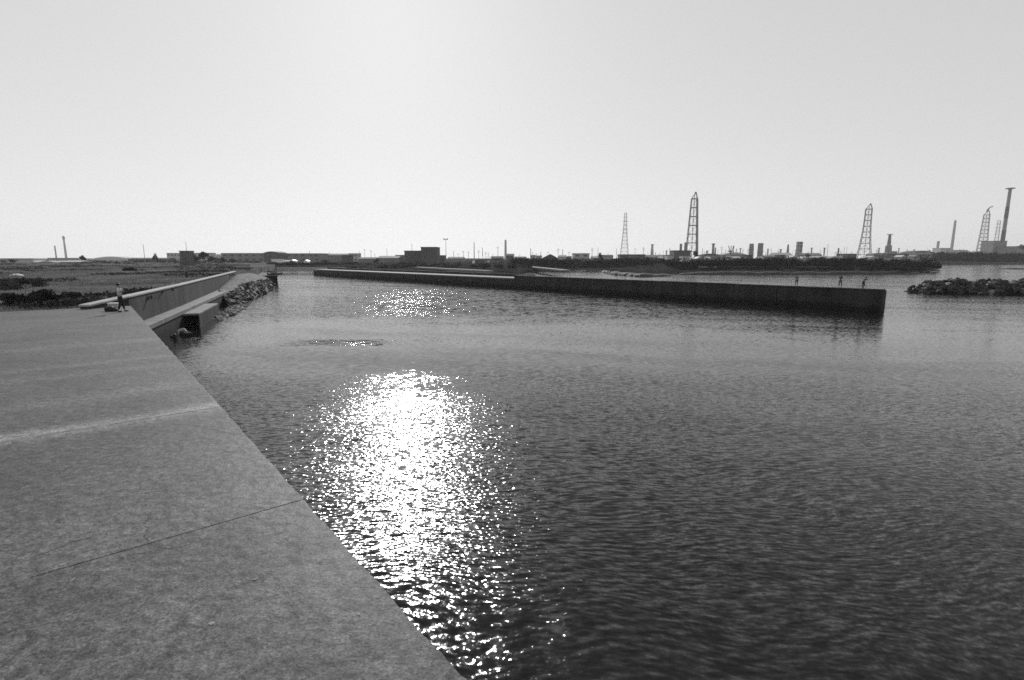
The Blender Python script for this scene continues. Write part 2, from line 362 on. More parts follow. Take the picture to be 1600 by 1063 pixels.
# ------------------------------------------------------------------ near pier
def deck_material():
    m = gmat('pier_deck_concrete', 0.15, 0.0, 0.4, 0.62, 0.0, 0.35)
    nt = m.node_tree; N, L = nt.nodes, nt.links; b = N['Principled BSDF']
    for n in [n for n in N if n.type not in ('BSDF_PRINCIPLED', 'OUTPUT_MATERIAL')]: N.remove(n)
    g_ = N.new('ShaderNodeNewGeometry'); P = g_.outputs['Position']
    def ns(scale, det, rough=.6, dist=0.0):
        n = N.new('ShaderNodeTexNoise'); n.inputs['Scale'].default_value = scale; n.inputs['Detail'].default_value = det; n.inputs['Roughness'].default_value = rough; n.inputs['Distortion'].default_value = dist
        L.new(P, n.inputs['Vector']); return n.outputs[0]
    def mr(x, a, c, lo, hi):
        n = N.new('ShaderNodeMapRange'); L.new(x, n.inputs[0])
        for i, v in enumerate((a, c, lo, hi)): n.inputs[i + 1].default_value = v
        return n.outputs[0]
    def mul(a, c):
        n = N.new('ShaderNodeMath'); n.operation = 'MULTIPLY'; L.new(a, n.inputs[0])
        if isinstance(c, float): n.inputs[1].default_value = c
        else: L.new(c, n.inputs[1])
        return n.outputs[0]
    v = mr(ns(.35, 4), .3, .7, .74, 1.26)
    v = mul(v, mr(ns(1.3, 7, .72, 1.5), .34, .66, .76, 1.24))
    v = mul(v, mr(ns(9, 5, .65), .34, .66, .52, 1.48))
    v = mul(v, mr(ns(40, 3, .7), .3, .7, .45, 1.55))
    v = mul(v, mr(ns(20, 4, .7), .34, .66, .62, 1.38))
    v = mul(v, mr(ns(14, 6, .8, 1.0), .60, .66, 1.0, .55))          # dark pits
    v = mul(v, mr(ns(3.1, 8, .75, 2.5), .55, .63, 1.0, .5))        # dark stains
    v = mul(v, mr(ns(5.3, 8, .7, 3.0), .66, .72, 1.0, 1.35))        # pale wear
    # broad worn pale band beside the second joint, dull darker strip before it, fainter pale bands along the deck
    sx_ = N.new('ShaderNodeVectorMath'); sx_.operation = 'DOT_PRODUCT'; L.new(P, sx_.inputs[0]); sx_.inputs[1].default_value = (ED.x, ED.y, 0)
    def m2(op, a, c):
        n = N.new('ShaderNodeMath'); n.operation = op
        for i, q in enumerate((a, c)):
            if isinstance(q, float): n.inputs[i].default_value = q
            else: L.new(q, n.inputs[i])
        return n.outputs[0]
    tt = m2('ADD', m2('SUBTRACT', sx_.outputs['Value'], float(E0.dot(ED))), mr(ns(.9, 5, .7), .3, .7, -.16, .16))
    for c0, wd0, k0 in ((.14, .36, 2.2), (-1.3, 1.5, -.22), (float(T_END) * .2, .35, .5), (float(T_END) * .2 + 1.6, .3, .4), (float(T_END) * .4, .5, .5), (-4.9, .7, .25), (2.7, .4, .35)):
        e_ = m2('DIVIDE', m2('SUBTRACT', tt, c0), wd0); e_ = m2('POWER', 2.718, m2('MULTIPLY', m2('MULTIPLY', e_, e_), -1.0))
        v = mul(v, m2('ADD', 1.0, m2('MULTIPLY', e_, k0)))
    # per-slab tone
    oi = N.new('ShaderNodeObjectInfo'); v = mul(v, mr(oi.outputs['Random'], 0, 1, .93, 1.08))
    v = mul(v, DECK); L.new(v, b.inputs['Base Color'])
    b.inputs['Roughness'].default_value = .62; b.inputs['Specular IOR Level'].default_value = .28
    bp = N.new('ShaderNodeBump'); bp.inputs['Strength'].default_value = .6; bp.inputs['Distance'].default_value = .006; L.new(ns(38, 5, .7), bp.inputs['Height'])
    bp2 = N.new('ShaderNodeBump'); bp2.inputs['Strength'].default_value = .5; bp2.inputs['Distance'].default_value = .05; L.new(ns(4, 5, .6), bp2.inputs['Height']); L.new(bp.outputs[0], bp2.inputs['Normal']); L.new(bp2.outputs[0], b.inputs['Normal'])
    return m
DECK = 0.082
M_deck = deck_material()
pier = empty('concrete_pier', ep(0, 4, 0)); tag(pier, 'broad grey concrete pier deck running from the lower left foreground', 'pier')
pinv = Matrix.Translation(-Vector(pier.location))
def rel(o, root):
    o.parent = root; o.matrix_parent_inverse = root.matrix_basis.inverted(); return o
def up_prism(a, b, c, d, z0, z1): return MB().prism([a, b, c, d], z0, z1)
t1 = (on(475, 780, 3.1) - E0).dot(ED)
SL = -t1 - 0.0
joints = [-4 * SL, -3 * SL, -2 * SL, -SL, 0.0]
t = 0.0
rest = T_END; nrest = 5
joints += [rest * (i + 1) / nrest for i in range(nrest)]
gap = .004
for i, (ta, tb) in enumerate(zip(joints[:-1], joints[1:])):
    ra = ep(ta + gap, 0, 0); rb = ep(tb - gap, 0, 0); rc = ep(tb - gap, PW_, 0); rd = ep(ta + gap, PW_, 0)
    dz = 0.0
    z = [3.1 + dz] * 4
    if i == 4: z = [3.115, 3.10, 3.10, 3.115]
    mb = MB()
    # subdivided top edge line so that the lip wanders a little
    nseg = 110
    pts = []
    for j in range(nseg + 1):
        tt = ta + gap + (tb - ta - 2 * gap) * j / nseg; off = (0.008 * math.sin(tt * 5.1) + 0.005 * random.uniform(-1, 1) - (.025 * random.random() if random.random() < .12 else 0)) * (0 < j < nseg)
        p = ep(tt, off, 0); pts.append((p.x, p.y))
    for j in range(nseg + 1):
        tt = tb - gap - (tb - ta - 2 * gap) * j / nseg; p = ep(tt, PW_, 0); pts.append((p.x, p.y))
    # ED,EN orientation: (along, water side) -> order gives clockwise or not; fix by area
    ar = sum(pts[q][0] * pts[(q + 1) % len(pts)][1] - pts[(q + 1) % len(pts)][0] * pts[q][1] for q in range(len(pts)))
    if ar < 0: pts = pts[::-1]
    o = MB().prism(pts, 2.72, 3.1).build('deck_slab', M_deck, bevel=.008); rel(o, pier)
def quad_ccw(ps):
    ar = sum(ps[q][0] * ps[(q + 1) % 4][1] - ps[(q + 1) % 4][0] * ps[q][1] for q in range(4)); return ps if ar > 0 else ps[::-1]
body = MB().prism(quad_ccw([ep(joints[0], .12, 0), ep(T_END - .02, .12, 0), ep(T_END - .02, PW_ - .05, 0), ep(joints[0], PW_ - .05, 0)]), -2.5, 2.716).build('pier_body', M_wetshade); rel(body, pier)
# pale mortar lip along the second joint and a wandering repaired crack by the first
def strip_on_deck(pts, widths, z, name, mat, th=.012):
    mb = MB(); n = len(pts)
    L_, R_ = [], []
    for i in range(n):
        d = (pts[min(i + 1, n - 1)] - pts[max(i - 1, 0)]).normalized(); s = Vector((-d.y, d.x, 0)) * widths[i]
        L_.append(pts[i] + s); R_.append(pts[i] - s)
    vs_ = []
    for i in range(n):
        c = pts[i]
        vs_ += [(L_[i].x, L_[i].y, z - .003), (c.x, c.y, z + th), (R_[i].x, R_[i].y, z - .003)]
    fs = []
    for i in range(n - 1):
        a = 3 * i; fs += [(a, a + 3, a + 4, a + 1), (a + 1, a + 4, a + 5, a + 2)]
    mb.add(vs_, fs); return mb.build(name, mat)
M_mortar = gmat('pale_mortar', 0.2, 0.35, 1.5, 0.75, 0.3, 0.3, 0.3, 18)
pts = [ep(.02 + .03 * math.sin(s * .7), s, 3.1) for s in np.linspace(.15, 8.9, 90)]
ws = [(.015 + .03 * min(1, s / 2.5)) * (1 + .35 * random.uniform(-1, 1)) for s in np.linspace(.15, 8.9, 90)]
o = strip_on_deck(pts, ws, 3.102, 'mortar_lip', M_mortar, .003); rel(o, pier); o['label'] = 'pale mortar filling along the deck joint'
pts = [ep(t1 + .02 * math.sin(s * 2), s, 3.1) for s in np.linspace(2.6, 8.9, 60)]
o = strip_on_deck(pts, [.06 * (1 + .3 * random.uniform(-1, 1)) for _ in pts], 3.103, 'joint_filling', M_deck, .004); rel(o, pier)
cr = [(300, 850), (250, 859), (204, 867), (160, 885), (102, 911), (50, 934), (0, 959), (-60, 985)]
cp = []
for (a, b_), (c, d) in zip(cr[:-1], cr[1:]):
    for s in np.linspace(0, 1, 8, endpoint=False):
        cp.append(on(a + (c - a) * s, b_ + (d - b_) * s + random.uniform(-2, 2), 3.1))
o = strip_on_deck(cp, [random.uniform(.005, .018) for _ in cp], 3.1015, 'crack_filling', M_mortar, .004); rel(o, pier); o['label'] = 'thin pale filled crack wandering over the deck'
M_crack = gmat('crack_dark', 0.02, 0.3, 5)
for (x0_, y0_), (x1_, y1_) in (((60, 868), (140, 838)), ((236, 800), (240, 842))):
    a_, b__ = on(x0_, y0_, 3.1), on(x1_, y1_, 3.1); d_ = (b__ - a_); nrm = Vector((-d_.y, d_.x, 0)).normalized(); cp = []; w0 = 0
    for s in np.linspace(0, 1, 26): w0 += random.uniform(-.02, .02); cp.append(a_ + d_ * float(s) + nrm * w0)
    o = strip_on_deck(cp, [random.uniform(.0008, .0028) for _ in cp], 3.1035, 'hairline_crack', M_crack, .0); rel(o, pier)
for x_, y_ in ((97, 883), (205, 765), (400, 905), (150, 640), (560, 960), (330, 975)):
    p = on(x_, y_, 3.1); mb = MB(); n_ = 9; rr = [random.uniform(.01, .03) for _ in range(n_)]
    mb.add([(p.x + rr[k] * math.cos(k * .698), p.y + rr[k] * math.sin(k * .698), 3.104) for k in range(n_)], [tuple(range(n_))])
    o = mb.build('cement_blotch', M_mortar); rel(o, pier)
for tt_, s0, s1 in ((joints[6] + .6, 1.5, 6.5),):
    cp = [ep(tt_ + .12 * math.sin(s * 1.3) + random.uniform(-.02, .02), s, 3.1) for s in np.linspace(s0, s1, 40)]
    o = strip_on_deck(cp, [random.uniform(.01, .03) for _ in cp], 3.1015, 'deck_crack', M_mortar, .003); rel(o, pier)

# ------------------------------------------------------------------ seawall, terrace, culvert, revetment
def offset_line(pts, d):
    out = []
    for i in range(len(pts)):
        a, b_ = pts[max(i - 1, 0)], pts[min(i + 1, len(pts) - 1)]; t_ = (b_ - a); t_.z = 0; t_.normalize()
        out.append(Vector((pts[i].x - t_.y * d, pts[i].y + t_.x * d, pts[i].z)))
    return out
def resample(pts, step):
    out = []
    for a, b_ in zip(pts[:-1], pts[1:]):
        n = max(1, round((b_ - a).length / step))
        for i in range(n): out.append(a.lerp(b_, i / n))
    out.append(pts[-1]); return out
seawall = empty('seawall', WT[0]); tag(seawall, 'low concrete seawall with pale coping curving away between field and terrace', 'seawall')
line = resample(WT, 6.0); back = offset_line(line, .55)
for i in range(len(line) - 1):
    d = (line[i + 1] - line[i]).normalized() * .02
    q = [line[i] + d, line[i + 1] - d, back[i + 1] - d, back[i] + d]
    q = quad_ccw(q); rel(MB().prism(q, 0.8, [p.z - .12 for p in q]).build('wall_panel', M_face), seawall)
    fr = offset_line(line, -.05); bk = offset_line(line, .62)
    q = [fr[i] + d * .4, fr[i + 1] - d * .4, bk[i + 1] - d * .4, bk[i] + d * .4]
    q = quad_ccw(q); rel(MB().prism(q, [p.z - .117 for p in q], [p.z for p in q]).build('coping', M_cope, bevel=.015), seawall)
# terrace
TB = [on(212, 486.5, 2.1), on(224.5, 491, 2.1), on(341, 453.5, 2.1)]      # foot of the wall
TO = [on(228, 510.5, 1.6), on(237.6, 506.5, 1.6), on(360, 453, 1.6)]        # outer edge
terr = empty('quay_terrace', TO[0]); tag(terr, 'lower concrete quay terrace along the foot of the seawall', 'quay')
n = 8; outer = [TO[0].lerp(TO[2], i / n) for i in range(n + 1)]
wd_ = (WT[3] - WT[1]); wd_.z = 0; wd_.normalize()
inner = []
for p in outer:      # project on to the wall line
    u = p.x / p.y; s = (p - WT[1]).dot(wd_); q = WT[1] + wd_ * s; inner.append(Vector((q.x - .02, q.y, 1.6)))
for i in range(n):
    d = (outer[i + 1] - outer[i]).normalized() * .012
    q = [outer[i] + d, outer[i + 1] - d, inner[i + 1] - d, inner[i] + d]
    rel(MB().prism(quad_ccw([(p.x, p.y) for p in q]), 1.25, 1.6).build('terrace_slab', M_conc, bevel=.02), terr)
    d2 = Vector((d.y, -d.x, 0)).normalized() * -.06
    q = [outer[i] + d + d2, outer[i + 1] - d + d2, inner[i + 1] - d, inner[i] + d]
    rel(MB().prism(quad_ccw([(p.x, p.y) for p in q]), -1.5, 1.247).build('quay_wall_panel', M_wetshade), terr)
# culvert box standing against the quay wall
ca, cb_ = on(283, 513.5, 0), on(309, 510.5, 0)
cd = (outer[-1] - outer[0]).normalized(); cw = (cb_ - ca).length; cxv = Vector((cd.y, -cd.x, 0))
if cxv.x < 0: cxv = -cxv
culv = empty('box_culvert', ca); tag(culv, 'concrete box culvert with black square opening at the foot of the quay wall', 'culvert')
def cprism(a0, a1, l0, l1, z0, z1, name, mat, bv=.02):
    q = [ca + cxv * a0 + cd * l0, ca + cxv * a1 + cd * l0, ca + cxv * a1 + cd * l1, ca + cxv * a0 + cd * l1]
    o = MB().prism(quad_ccw([(p.x, p.y) for p in q]), z0, z1).build(name, mat, bevel=bv); rel(o, culv); return o
cprism(-1.5, .12, 0.02, 11, -1, 1.12, 'side_wall', M_face); cprism(cw - .1, cw + .02, 0, 11, -1, 1.12, 'side_wall', M_face)
cprism(-1.52, cw + .03, -.03, 11.02, 1.123, 1.3, 'roof_slab', M_conc); cprism(.125, cw - .105, .9, 1.1, -1, 1.12, 'shade_backing', M_black, 0)  # black backing closes the culvert and stands for its deep shade
cprism(.122, .14, .03, .89, -1, 1.12, 'shade_lining', M_black, 0); cprism(cw - .12, cw - .103, .03, .89, -1, 1.12, 'shade_lining', M_black, 0)  # thin black sheets paint the shade on the culvert's inner sides
# slope between seawall, quay terrace and jetty
SLT = [on(341, 453.5, 1.7), WT[3] + Vector((0, -.3, -.7)), on(390, 427, 3.0), on(408, 430, 2.3)]
SLB = [on(360, 484, -.2), on(376, 478, -.2), on(396, 470, -.2), on(417, 459, -.2), on(432, 450, -.2)]
def lerp_line(Ls, t):
    k = t * (len(Ls) - 1); i = min(int(k), len(Ls) - 2); return Ls[i].lerp(Ls[i + 1], k - i)
V = []; na, nb = 40, 16
for i in range(na + 1):
    a, b_ = lerp_line(SLT, i / na), lerp_line(SLB, i / na)
    for j in range(nb + 1):
        s = j / nb; p = a.lerp(b_, s); prof_z = a.z + (b_.z - a.z) * (s ** 2.2)
        p.z = prof_z + (.12 * float(wob(p.x, p.y, 1.5, 4)) if 0 < j < nb else 0); V.append(p)
idx = np.arange((na + 1) * (nb + 1)).reshape(na + 1, nb + 1)
Fc = np.stack([idx[:-1, :-1], idx[:-1, 1:], idx[1:, 1:], idx[1:, :-1]], -1).reshape(-1, 4)
M_gravel = gmat('gravel_ground', 0.17, 0.6, 1.4, 0.95, 0.5, 0.1, 0.6, 4)
o = np_mesh('gravel_bank', np.array([tuple(p) for p in V]), Fc, M_gravel, smooth=True); tag(o, 'pale gravelly bank between seawall end and jetty', kind='structure')
# boulder variants
ROCKS = []
for k in range(9):
    bm = bmesh.new()
    for _ in range(15):
        v = Vector((random.gauss(0, 1), random.gauss(0, 1), random.gauss(0, 1))).normalized(); bm.verts.new((v.x * random.uniform(.42, .56), v.y * random.uniform(.36, .5), v.z * random.uniform(.28, .42)))
    r = bmesh.ops.convex_hull(bm, input=bm.verts)
    for v in [v for v in bm.verts if not v.link_faces]: bm.verts.remove(v)
    bmesh.ops.recalc_face_normals(bm, faces=bm.faces)
    for mt, nm in ((M_rockd, 'd'), (M_rockm, 'm'), (M_rockl, 'l')):
        me = bpy.data.meshes.new('boulder'); bm.to_mesh(me); me.materials.append(mt); ROCKS.append((nm, me))
    bm.free()
def boulder(loc, s, tone, parent, label=None):
    me = random.choice([m for n_, m in ROCKS if n_ == tone])
    o = bpy.data.objects.new('boulder', me); COL.objects.link(o); o.location = loc; o.scale = (s * random.uniform(.85, 1.25), s * random.uniform(.85, 1.2), s * random.uniform(.8, 1.2))
    o.rotation_euler = (random.uniform(-.5, .5), random.uniform(-.5, .5), random.uniform(0, 6.28)); rel(o, parent)
    if label: o['label'] = label
    return o
rev = empty('rock_revetment', lerp_line(SLB, .4)); tag(rev, 'bank of dark boulders sloping into the water beside the jetty', 'revetment')
bpy.context.view_layer.update()
for i in range(270):
    t_ = random.random() ** .9; s = random.uniform(.62, 1.05); a, b_ = lerp_line(SLT, t_), lerp_line(SLB, t_); p = a.lerp(b_, s); p.z = a.z + (b_.z - a.z) * min(s, 1) ** 2.2 + .12
    boulder(p, random.uniform(.45, 1.05), 'd' if random.random() < .68 else 'm', rev)
for i in range(60):  # pale stones whose tone also stands in for sunlit sparkle
    t_ = random.random(); a, b_ = on(322, 503, 0), on(376, 478, 0); p = a.lerp(b_, t_) + Vector((random.uniform(-.3, 1.6), random.uniform(-1, .5), random.uniform(-.12, .12)))
    boulder(p, random.uniform(.35, .95), 'l' if random.random() < .6 else 'm', rev, 'pale stone partly standing in for sunlit sparkle at the waterline')
for i in range(9):
    t_ = random.random(); a, b_ = on(272, 529, 0), on(290, 520, 0); p = a.lerp(b_, t_) + Vector((random.uniform(-.3, .7), random.uniform(-.3, .3), random.uniform(-.1, .15)))
    boulder(p, random.uniform(.4, 1.0), 'l' if random.random() < .5 else 'd', rev, 'stone below the quay wall')

# jetty
jx0, jx1 = on(404, 447, 0), on(435, 447, 0); jy = jx1.y
jet = empty('jetty', (jx1.x, jy, 0)); tag(jet, 'short black jetty head standing in the water beyond the boulders', 'jetty')
jr = Vector((jx1.x, jx1.y, 0)).normalized()
def jq(a, b_, c, d): return quad_ccw([(jx0.x + a + jr.x * c, jy + jr.y * c), (jx1.x - b_ + jr.x * c, jy + jr.y * c), (jx1.x - b_ + jr.x * d, jy + jr.y * d), (jx0.x + a + jr.x * d, jy + jr.y * d)])
rel(MB().prism(jq(0, .1, .15, 26), -1.5, 2.05).build('jetty_body', M_wetshade), jet)
rel(MB().prism(jq(0, 0, 0, 26.1), 2.053, 2.3).build('jetty_cap', M_face, bevel=.03), jet)
for k in range(5):
    x = jx1.x - .35 - k * 1.05; rel(MB().tube((x, jy - .02, -1.2), (x, jy - .02, 2.045), .17, n=8).build('fender_post', M_black), jet)
for k, (dx, dy) in enumerate(((.5, .8), (2.6, 1.0))):
    o = MB().lathe((jx1.x - dx, jy + dy, 2.3), [(.16, 0), (.12, .12), (.12, .4), (.2, .46), (.2, .56)], 10).build('bollard', M_wdark)
    tag(o, ('bollard at the outer corner of the black jetty', 'bollard beside the moored workboat on the jetty')[k], 'bollard', 'bollards on the jetty')
# workboat hauled on the jetty
def boat(loc, length, label, rz=0.0, mat=M_wdark, cab=M_wmid):
    t = empty('workboat', loc, rz); tag(t, label, 'boat')
    n = 9; V_, F_ = [], []
    for i in range(n):
        s = i / (n - 1); w = .30 * length * (1 - max(0, (s - .45) / .55) ** 2.2) * (.82 + .18 * min(1, s * 4)); w = max(w, .03); sh = .10 * length * (1 + .55 * s * s)
        x = (s - .5) * length
        V_ += [(x, -w * .5, sh), (x, -w * .32, sh * .3), (x, 0, 0.02 * length * (s > .8) * s), (x, w * .32, sh * .3), (x, w * .5, sh)]
    for i in range(n - 1):
        for j in range(4): F_.append((i * 5 + j, i * 5 + j + 1, i * 5 + 5 + j + 1, i * 5 + 5 + j))
        F_.append((i * 5 + 4, i * 5, i * 5 + 5, i * 5 + 9))
    F_.append((4, 3, 2, 1, 0)); MB().add(V_, F_).build('hull', mat, t)
    MB().box(-.28 * length, .12 * length, -.1 * length, .1 * length, .09 * length, .27 * length).build('cabin', cab, t, bevel=.02 * length)
    MB().box(-.31 * length, .15 * length, -.12 * length, .12 * length, .2703 * length, .30 * length).build('cabin_roof', M_roofm, t, bevel=.01 * length)
    return t
boat((jx1.x - 1.9, jy + 2.9, 2.31), 3.4, 'small workboat with grey cabin hauled out on the black jetty')

# ------------------------------------------------------------------ long far pier
FA, FB = on(490, 430, 0), on(1375, 488, 0); fd = (FB - FA); fd.z = 0; flen = fd.length; fd.normalize(); fn = Vector((-fd.y, fd.x, 0))
if fn.y < 0: fn = -fn
step_t = 0.0
for k in range(2000):    # where the wall steps up (column 803 in the view)
    p = FA + fd * (flen * k / 2000)
    if p.x / p.y > (803 - 800) / 800: step_t = flen * k / 2000; break
low = empty('low_breakwater', FA); tag(low, 'low far section of the long dark breakwater with pale walkway', 'breakwater')
high = empty('high_breakwater', FB); tag(high, 'tall dark end section of the long breakwater jutting right into the harbour', 'breakwater')
def fprism(t0, t1, n0, n1, z0, z1, name, mat, root, bv=0):
    q = [FA + fd * t0 + fn * n0, FA + fd * t1 + fn * n0, FA + fd * t1 + fn * n1, FA + fd * t0 + fn * n1]
    o = MB().prism(quad_ccw([(p.x, p.y) for p in q]), z0, z1).build(name, mat, bevel=bv); rel(o, root); return o
nl = 16
for i in range(nl):
    a, b_ = step_t * i / nl, step_t * (i + 1) / nl
    fprism(a + .015, b_ - .015, 0, 6.0, -2, 1.85 if i else 1.7, 'caisson', M_wetshade, low)
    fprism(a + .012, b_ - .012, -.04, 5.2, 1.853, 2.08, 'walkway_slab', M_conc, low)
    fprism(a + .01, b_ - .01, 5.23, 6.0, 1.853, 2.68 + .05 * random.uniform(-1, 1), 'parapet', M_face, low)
nh = 11
for i in range(nh):
    a, b_ = step_t + (flen - step_t) * i / nh, step_t + (flen - step_t) * (i + 1) / nh
    j = random.uniform(-.04, .04)
    fprism(a + .02, b_ - .02, j, 2.0, -2, 2.45, 'caisson', M_wetshade, high, .03)
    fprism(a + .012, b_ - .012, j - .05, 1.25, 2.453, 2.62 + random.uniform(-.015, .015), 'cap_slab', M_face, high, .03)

# ------------------------------------------------------------------ rock breakwater at the right
RB0, RB1 = on(1452, 459, 0), on(1670, 461, 0)
rbw = empty('rock_breakwater', (RB0 + RB1) / 2); tag(rbw, 'dark heap of boulders forming a low breakwater at the right', 'breakwater')
bpy.context.view_layer.update()
Lr = (RB1 - RB0).length; rd = (RB1 - RB0).normalized()
mb = MB(); nseg = 14; vs_, fs_ = [], []
for i in range(nseg + 1):
    s = i / nseg; hgt = 1.4 * min(1, s * 5 + .08); c = RB0 + rd * (Lr * s)
    for j, (dy, fz) in enumerate(((.6, -.4), (2.2, .7), (4.2, 1.0), (6.2, .7), (8.2, -.4))):
        vs_.append((c.x + .3, c.y + dy, (hgt * fz if fz > 0 else -.5)))
for i in range(nseg):
    for j in range(4): fs_.append((i * 5 + j, i * 5 + j + 1, i * 5 + 6 + j, i * 5 + 5 + j)[::-1])
o = MB().add(vs_, fs_).build('rubble_core', M_rockd); rel(o, rbw); o['kind'] = 'stuff'
for i in range(285):
    s = random.random(); w = random.random(); hgt = 1.95 * min(1, s * 5.5 + .12) * (1 + .12 * math.sin(s * 23)); c = RB0 + rd * (Lr * s)
    cross = math.sin(w * math.pi * .62 + .05); p = Vector((c.x + random.uniform(-.4, .4), c.y + .2 + w * 5.5, max(-.1, hgt * cross)))
    boulder(p, random.uniform(.6, 1.7) * (.45 + .55 * min(1, s * 7)), 'd' if random.random() < .85 else 'm', rbw)
# low rocky spit in mid harbour, thin far breakwater at the right edge
def mound(name, pts_px, zt, mat, label, depth=8, kind='structure', cat=None):
    V_, F_ = [], []
    base = [on(a, b_, 0) for a, b_ in pts_px]; L_ = resample(base, 1.5); n = len(L_)
    for i, p in enumerate(L_):
        e = min(1, i / 5, (n - 1 - i) / 5); h_ = zt * (e ** .5) * (1 + .35 * float(wob(p.x, p.y, 3, 2)))
        dr = Vector((p.x, p.y, 0)).normalized()
        for dd, f_ in ((-.5, -.3), (.4, .55), (1.5, .9), (depth * .5, 1), (depth - 1, .8), (depth, -.3)):
            q = p + dr * dd; jx = random.uniform(-.2, .2); V_.append((q.x + jx, q.y + jx, h_ * f_ + random.uniform(-.06, .06) if f_ > 0 else -.4))
    for i in range(n - 1):
        for j in range(5): F_.append((i * 6 + j, i * 6 + 6 + j, i * 6 + 7 + j, i * 6 + j + 1))
    o = MB().add(V_, F_).build(name, mat); tag(o, label, cat, kind=kind); return o
spit = mound('rocky_spit', [(940, 426), (958, 430), (1000, 433), (1051, 432)], 1.0, M_rockd, 'low dark rocky spit in the harbour behind the breakwater', 14)
mound('distant_breakwater', [(1556, 420.6), (1600, 421.3), (1700, 422)], .75, M_rockd, 'thin dark breakwater line far off at the right edge', 5, None, 'breakwater')
mound('shore_rocks', [(1060, 429.6), (1150, 429.4), (1300, 429), (1400, 428), (1447, 420.8)], 1.0, M_rockd, 'dark rock footing along the far shore', 8)

# ------------------------------------------------------------------ vegetation belts
def belt(px0, px1, Y0, Y1, h0, h1, n, size, mat, label, name='shrubbery', seed=0.0, base=2.0, nclump=None):
    nclump = nclump or int((px1 - px0) / 2.2)
    cxp = rng.uniform(px0, px1, nclump); cY = rng.uniform(Y0, Y1, nclump); cX = (cxp - CX) / F / CP * cY
    hh = h0 + (h1 - h0) * np.clip(.5 + .7 * wob(cX, cY, 16, seed) + rng.normal(0, .18, nclump), 0, 1)
    k = n // nclump; d = rng.normal(size=(nclump, k, 3)); d /= np.linalg.norm(d, axis=2)[..., None]; d *= (rng.random((nclump, k, 1)) ** .4)
    rad = np.stack([hh * .75 + .6, hh * .6 + .5, hh * .5], 1)[:, None, :]
    C = np.stack([cX, cY, base + hh * .5], 1)[:, None, :] + d * rad
    P, Fq = leaves(C.reshape(-1, 3), rng.uniform(.6, 1.3, nclump * k) * size)
    o = np_mesh(name, P, Fq, mat); tag(o, label, name.replace('_', ' '), kind='stuff'); return o
belt(1040, 1445, 214, 262, 1.8, 4.8, 30000, .55, M_leafd, 'dense dark shrubbery along the far shore at the right', seed=1)
belt(1420, 1450, 236, 300, 1.0, 2.6, 4000, .5, M_leafd, 'dark shrubs thinning out at the tip of the far shore', seed=9, base=1.2)
belt(800, 1045, 255, 310, 2.2, 4.4, 20000, .55, M_leafd, 'dark shrubbery on the far shore between breakwater and pylon', seed=2)
belt(1436, 1640, 505, 570, 5.5, 10.5, 22000, 1.3, M_leafd, 'dark scrub on the distant shore at the right edge', seed=3)
belt(835, 1045, 238, 258, .4, 1.6, 7000, .45, M_leafd, 'low dark scrub along the waterline before the pylon shore', seed=12, base=1.4)
belt(540, 830, 205, 300, .3, 1.7, 22000, .5, M_leafm, 'patchy scrub on the flat ground behind the low breakwater', seed=4)
belt(430, 560, 262, 285, .8, 2.0, 6000, .45, M_leafd, 'dark hedge line before the long grey warehouses', name='hedge', seed=5, base=2.2)
belt(-80, 420, 330, 400, .6, 2.2, 9000, .6, M_leafm, 'far scrub edging the grassy field at the left', seed=6, base=2.6)
belt(1050, 1430, 203, 216, .5, 1.5, 14000, .35, M_leafd, 'low beach scrub above the shore rocks', seed=7, base=1.2)
M_sand = gmat('pale_bank', 0.3, 0.4, 0.3)
def shorewall(px0, px1, y0, y1, z0, z1, name, label, mat):
    a, b_ = on(px0, y0, z0), on(px1, y1, z0); dr = (b_ - a).normalized(); nn_ = Vector((-dr.y, dr.x, 0)) * .8
    o = MB().prism(quad_ccw([(p.x, p.y) for p in (a, b_, b_ + nn_, a + nn_)]), z0 - .8, z1).build(name, mat); tag(o, label, 'wall'); return o
shorewall(432, 540, 421, 421.4, 1.5, 2.3, 'shore_wall', 'long pale shore wall along the far end of the inlet', M_cope)
shorewall(1093, 1180, 421.5, 421.3, 1.3, 2.5, 'shore_wall', 'pale low wall section on the far shore below the lattice derrick', M_cope)
shorewall(1215, 1300, 421.3, 421.3, 1.3, 2.4, 'shore_wall', 'pale low wall section on the shore left of the tapering flare tower', M_conc)
# causeway lines behind the low breakwater
def causeway(a, b_, z, w, h, label, mat=M_conc):
    p, q = on(*a, z), on(*b_, z); d = (q - p).normalized(); s = Vector((-d.y, d.x, 0)) * w
    o = MB().prism(quad_ccw([(v.x, v.y) for v in (p, q, q + s, p + s)]), z - h, z).build('causeway', mat); tag(o, label, 'causeway'); return o
causeway((786, 412.6), (878, 422), 2.2, 3, .35, 'pale causeway slanting down to the water right of the parked truck')
causeway((640, 417), (760, 423), 2.4, 2.5, .6, 'pale embankment road behind the low breakwater')
causeway((600, 423), (705, 426), 1.9, 2.5, .6, 'pale track just behind the low breakwater walkway', M_cope)

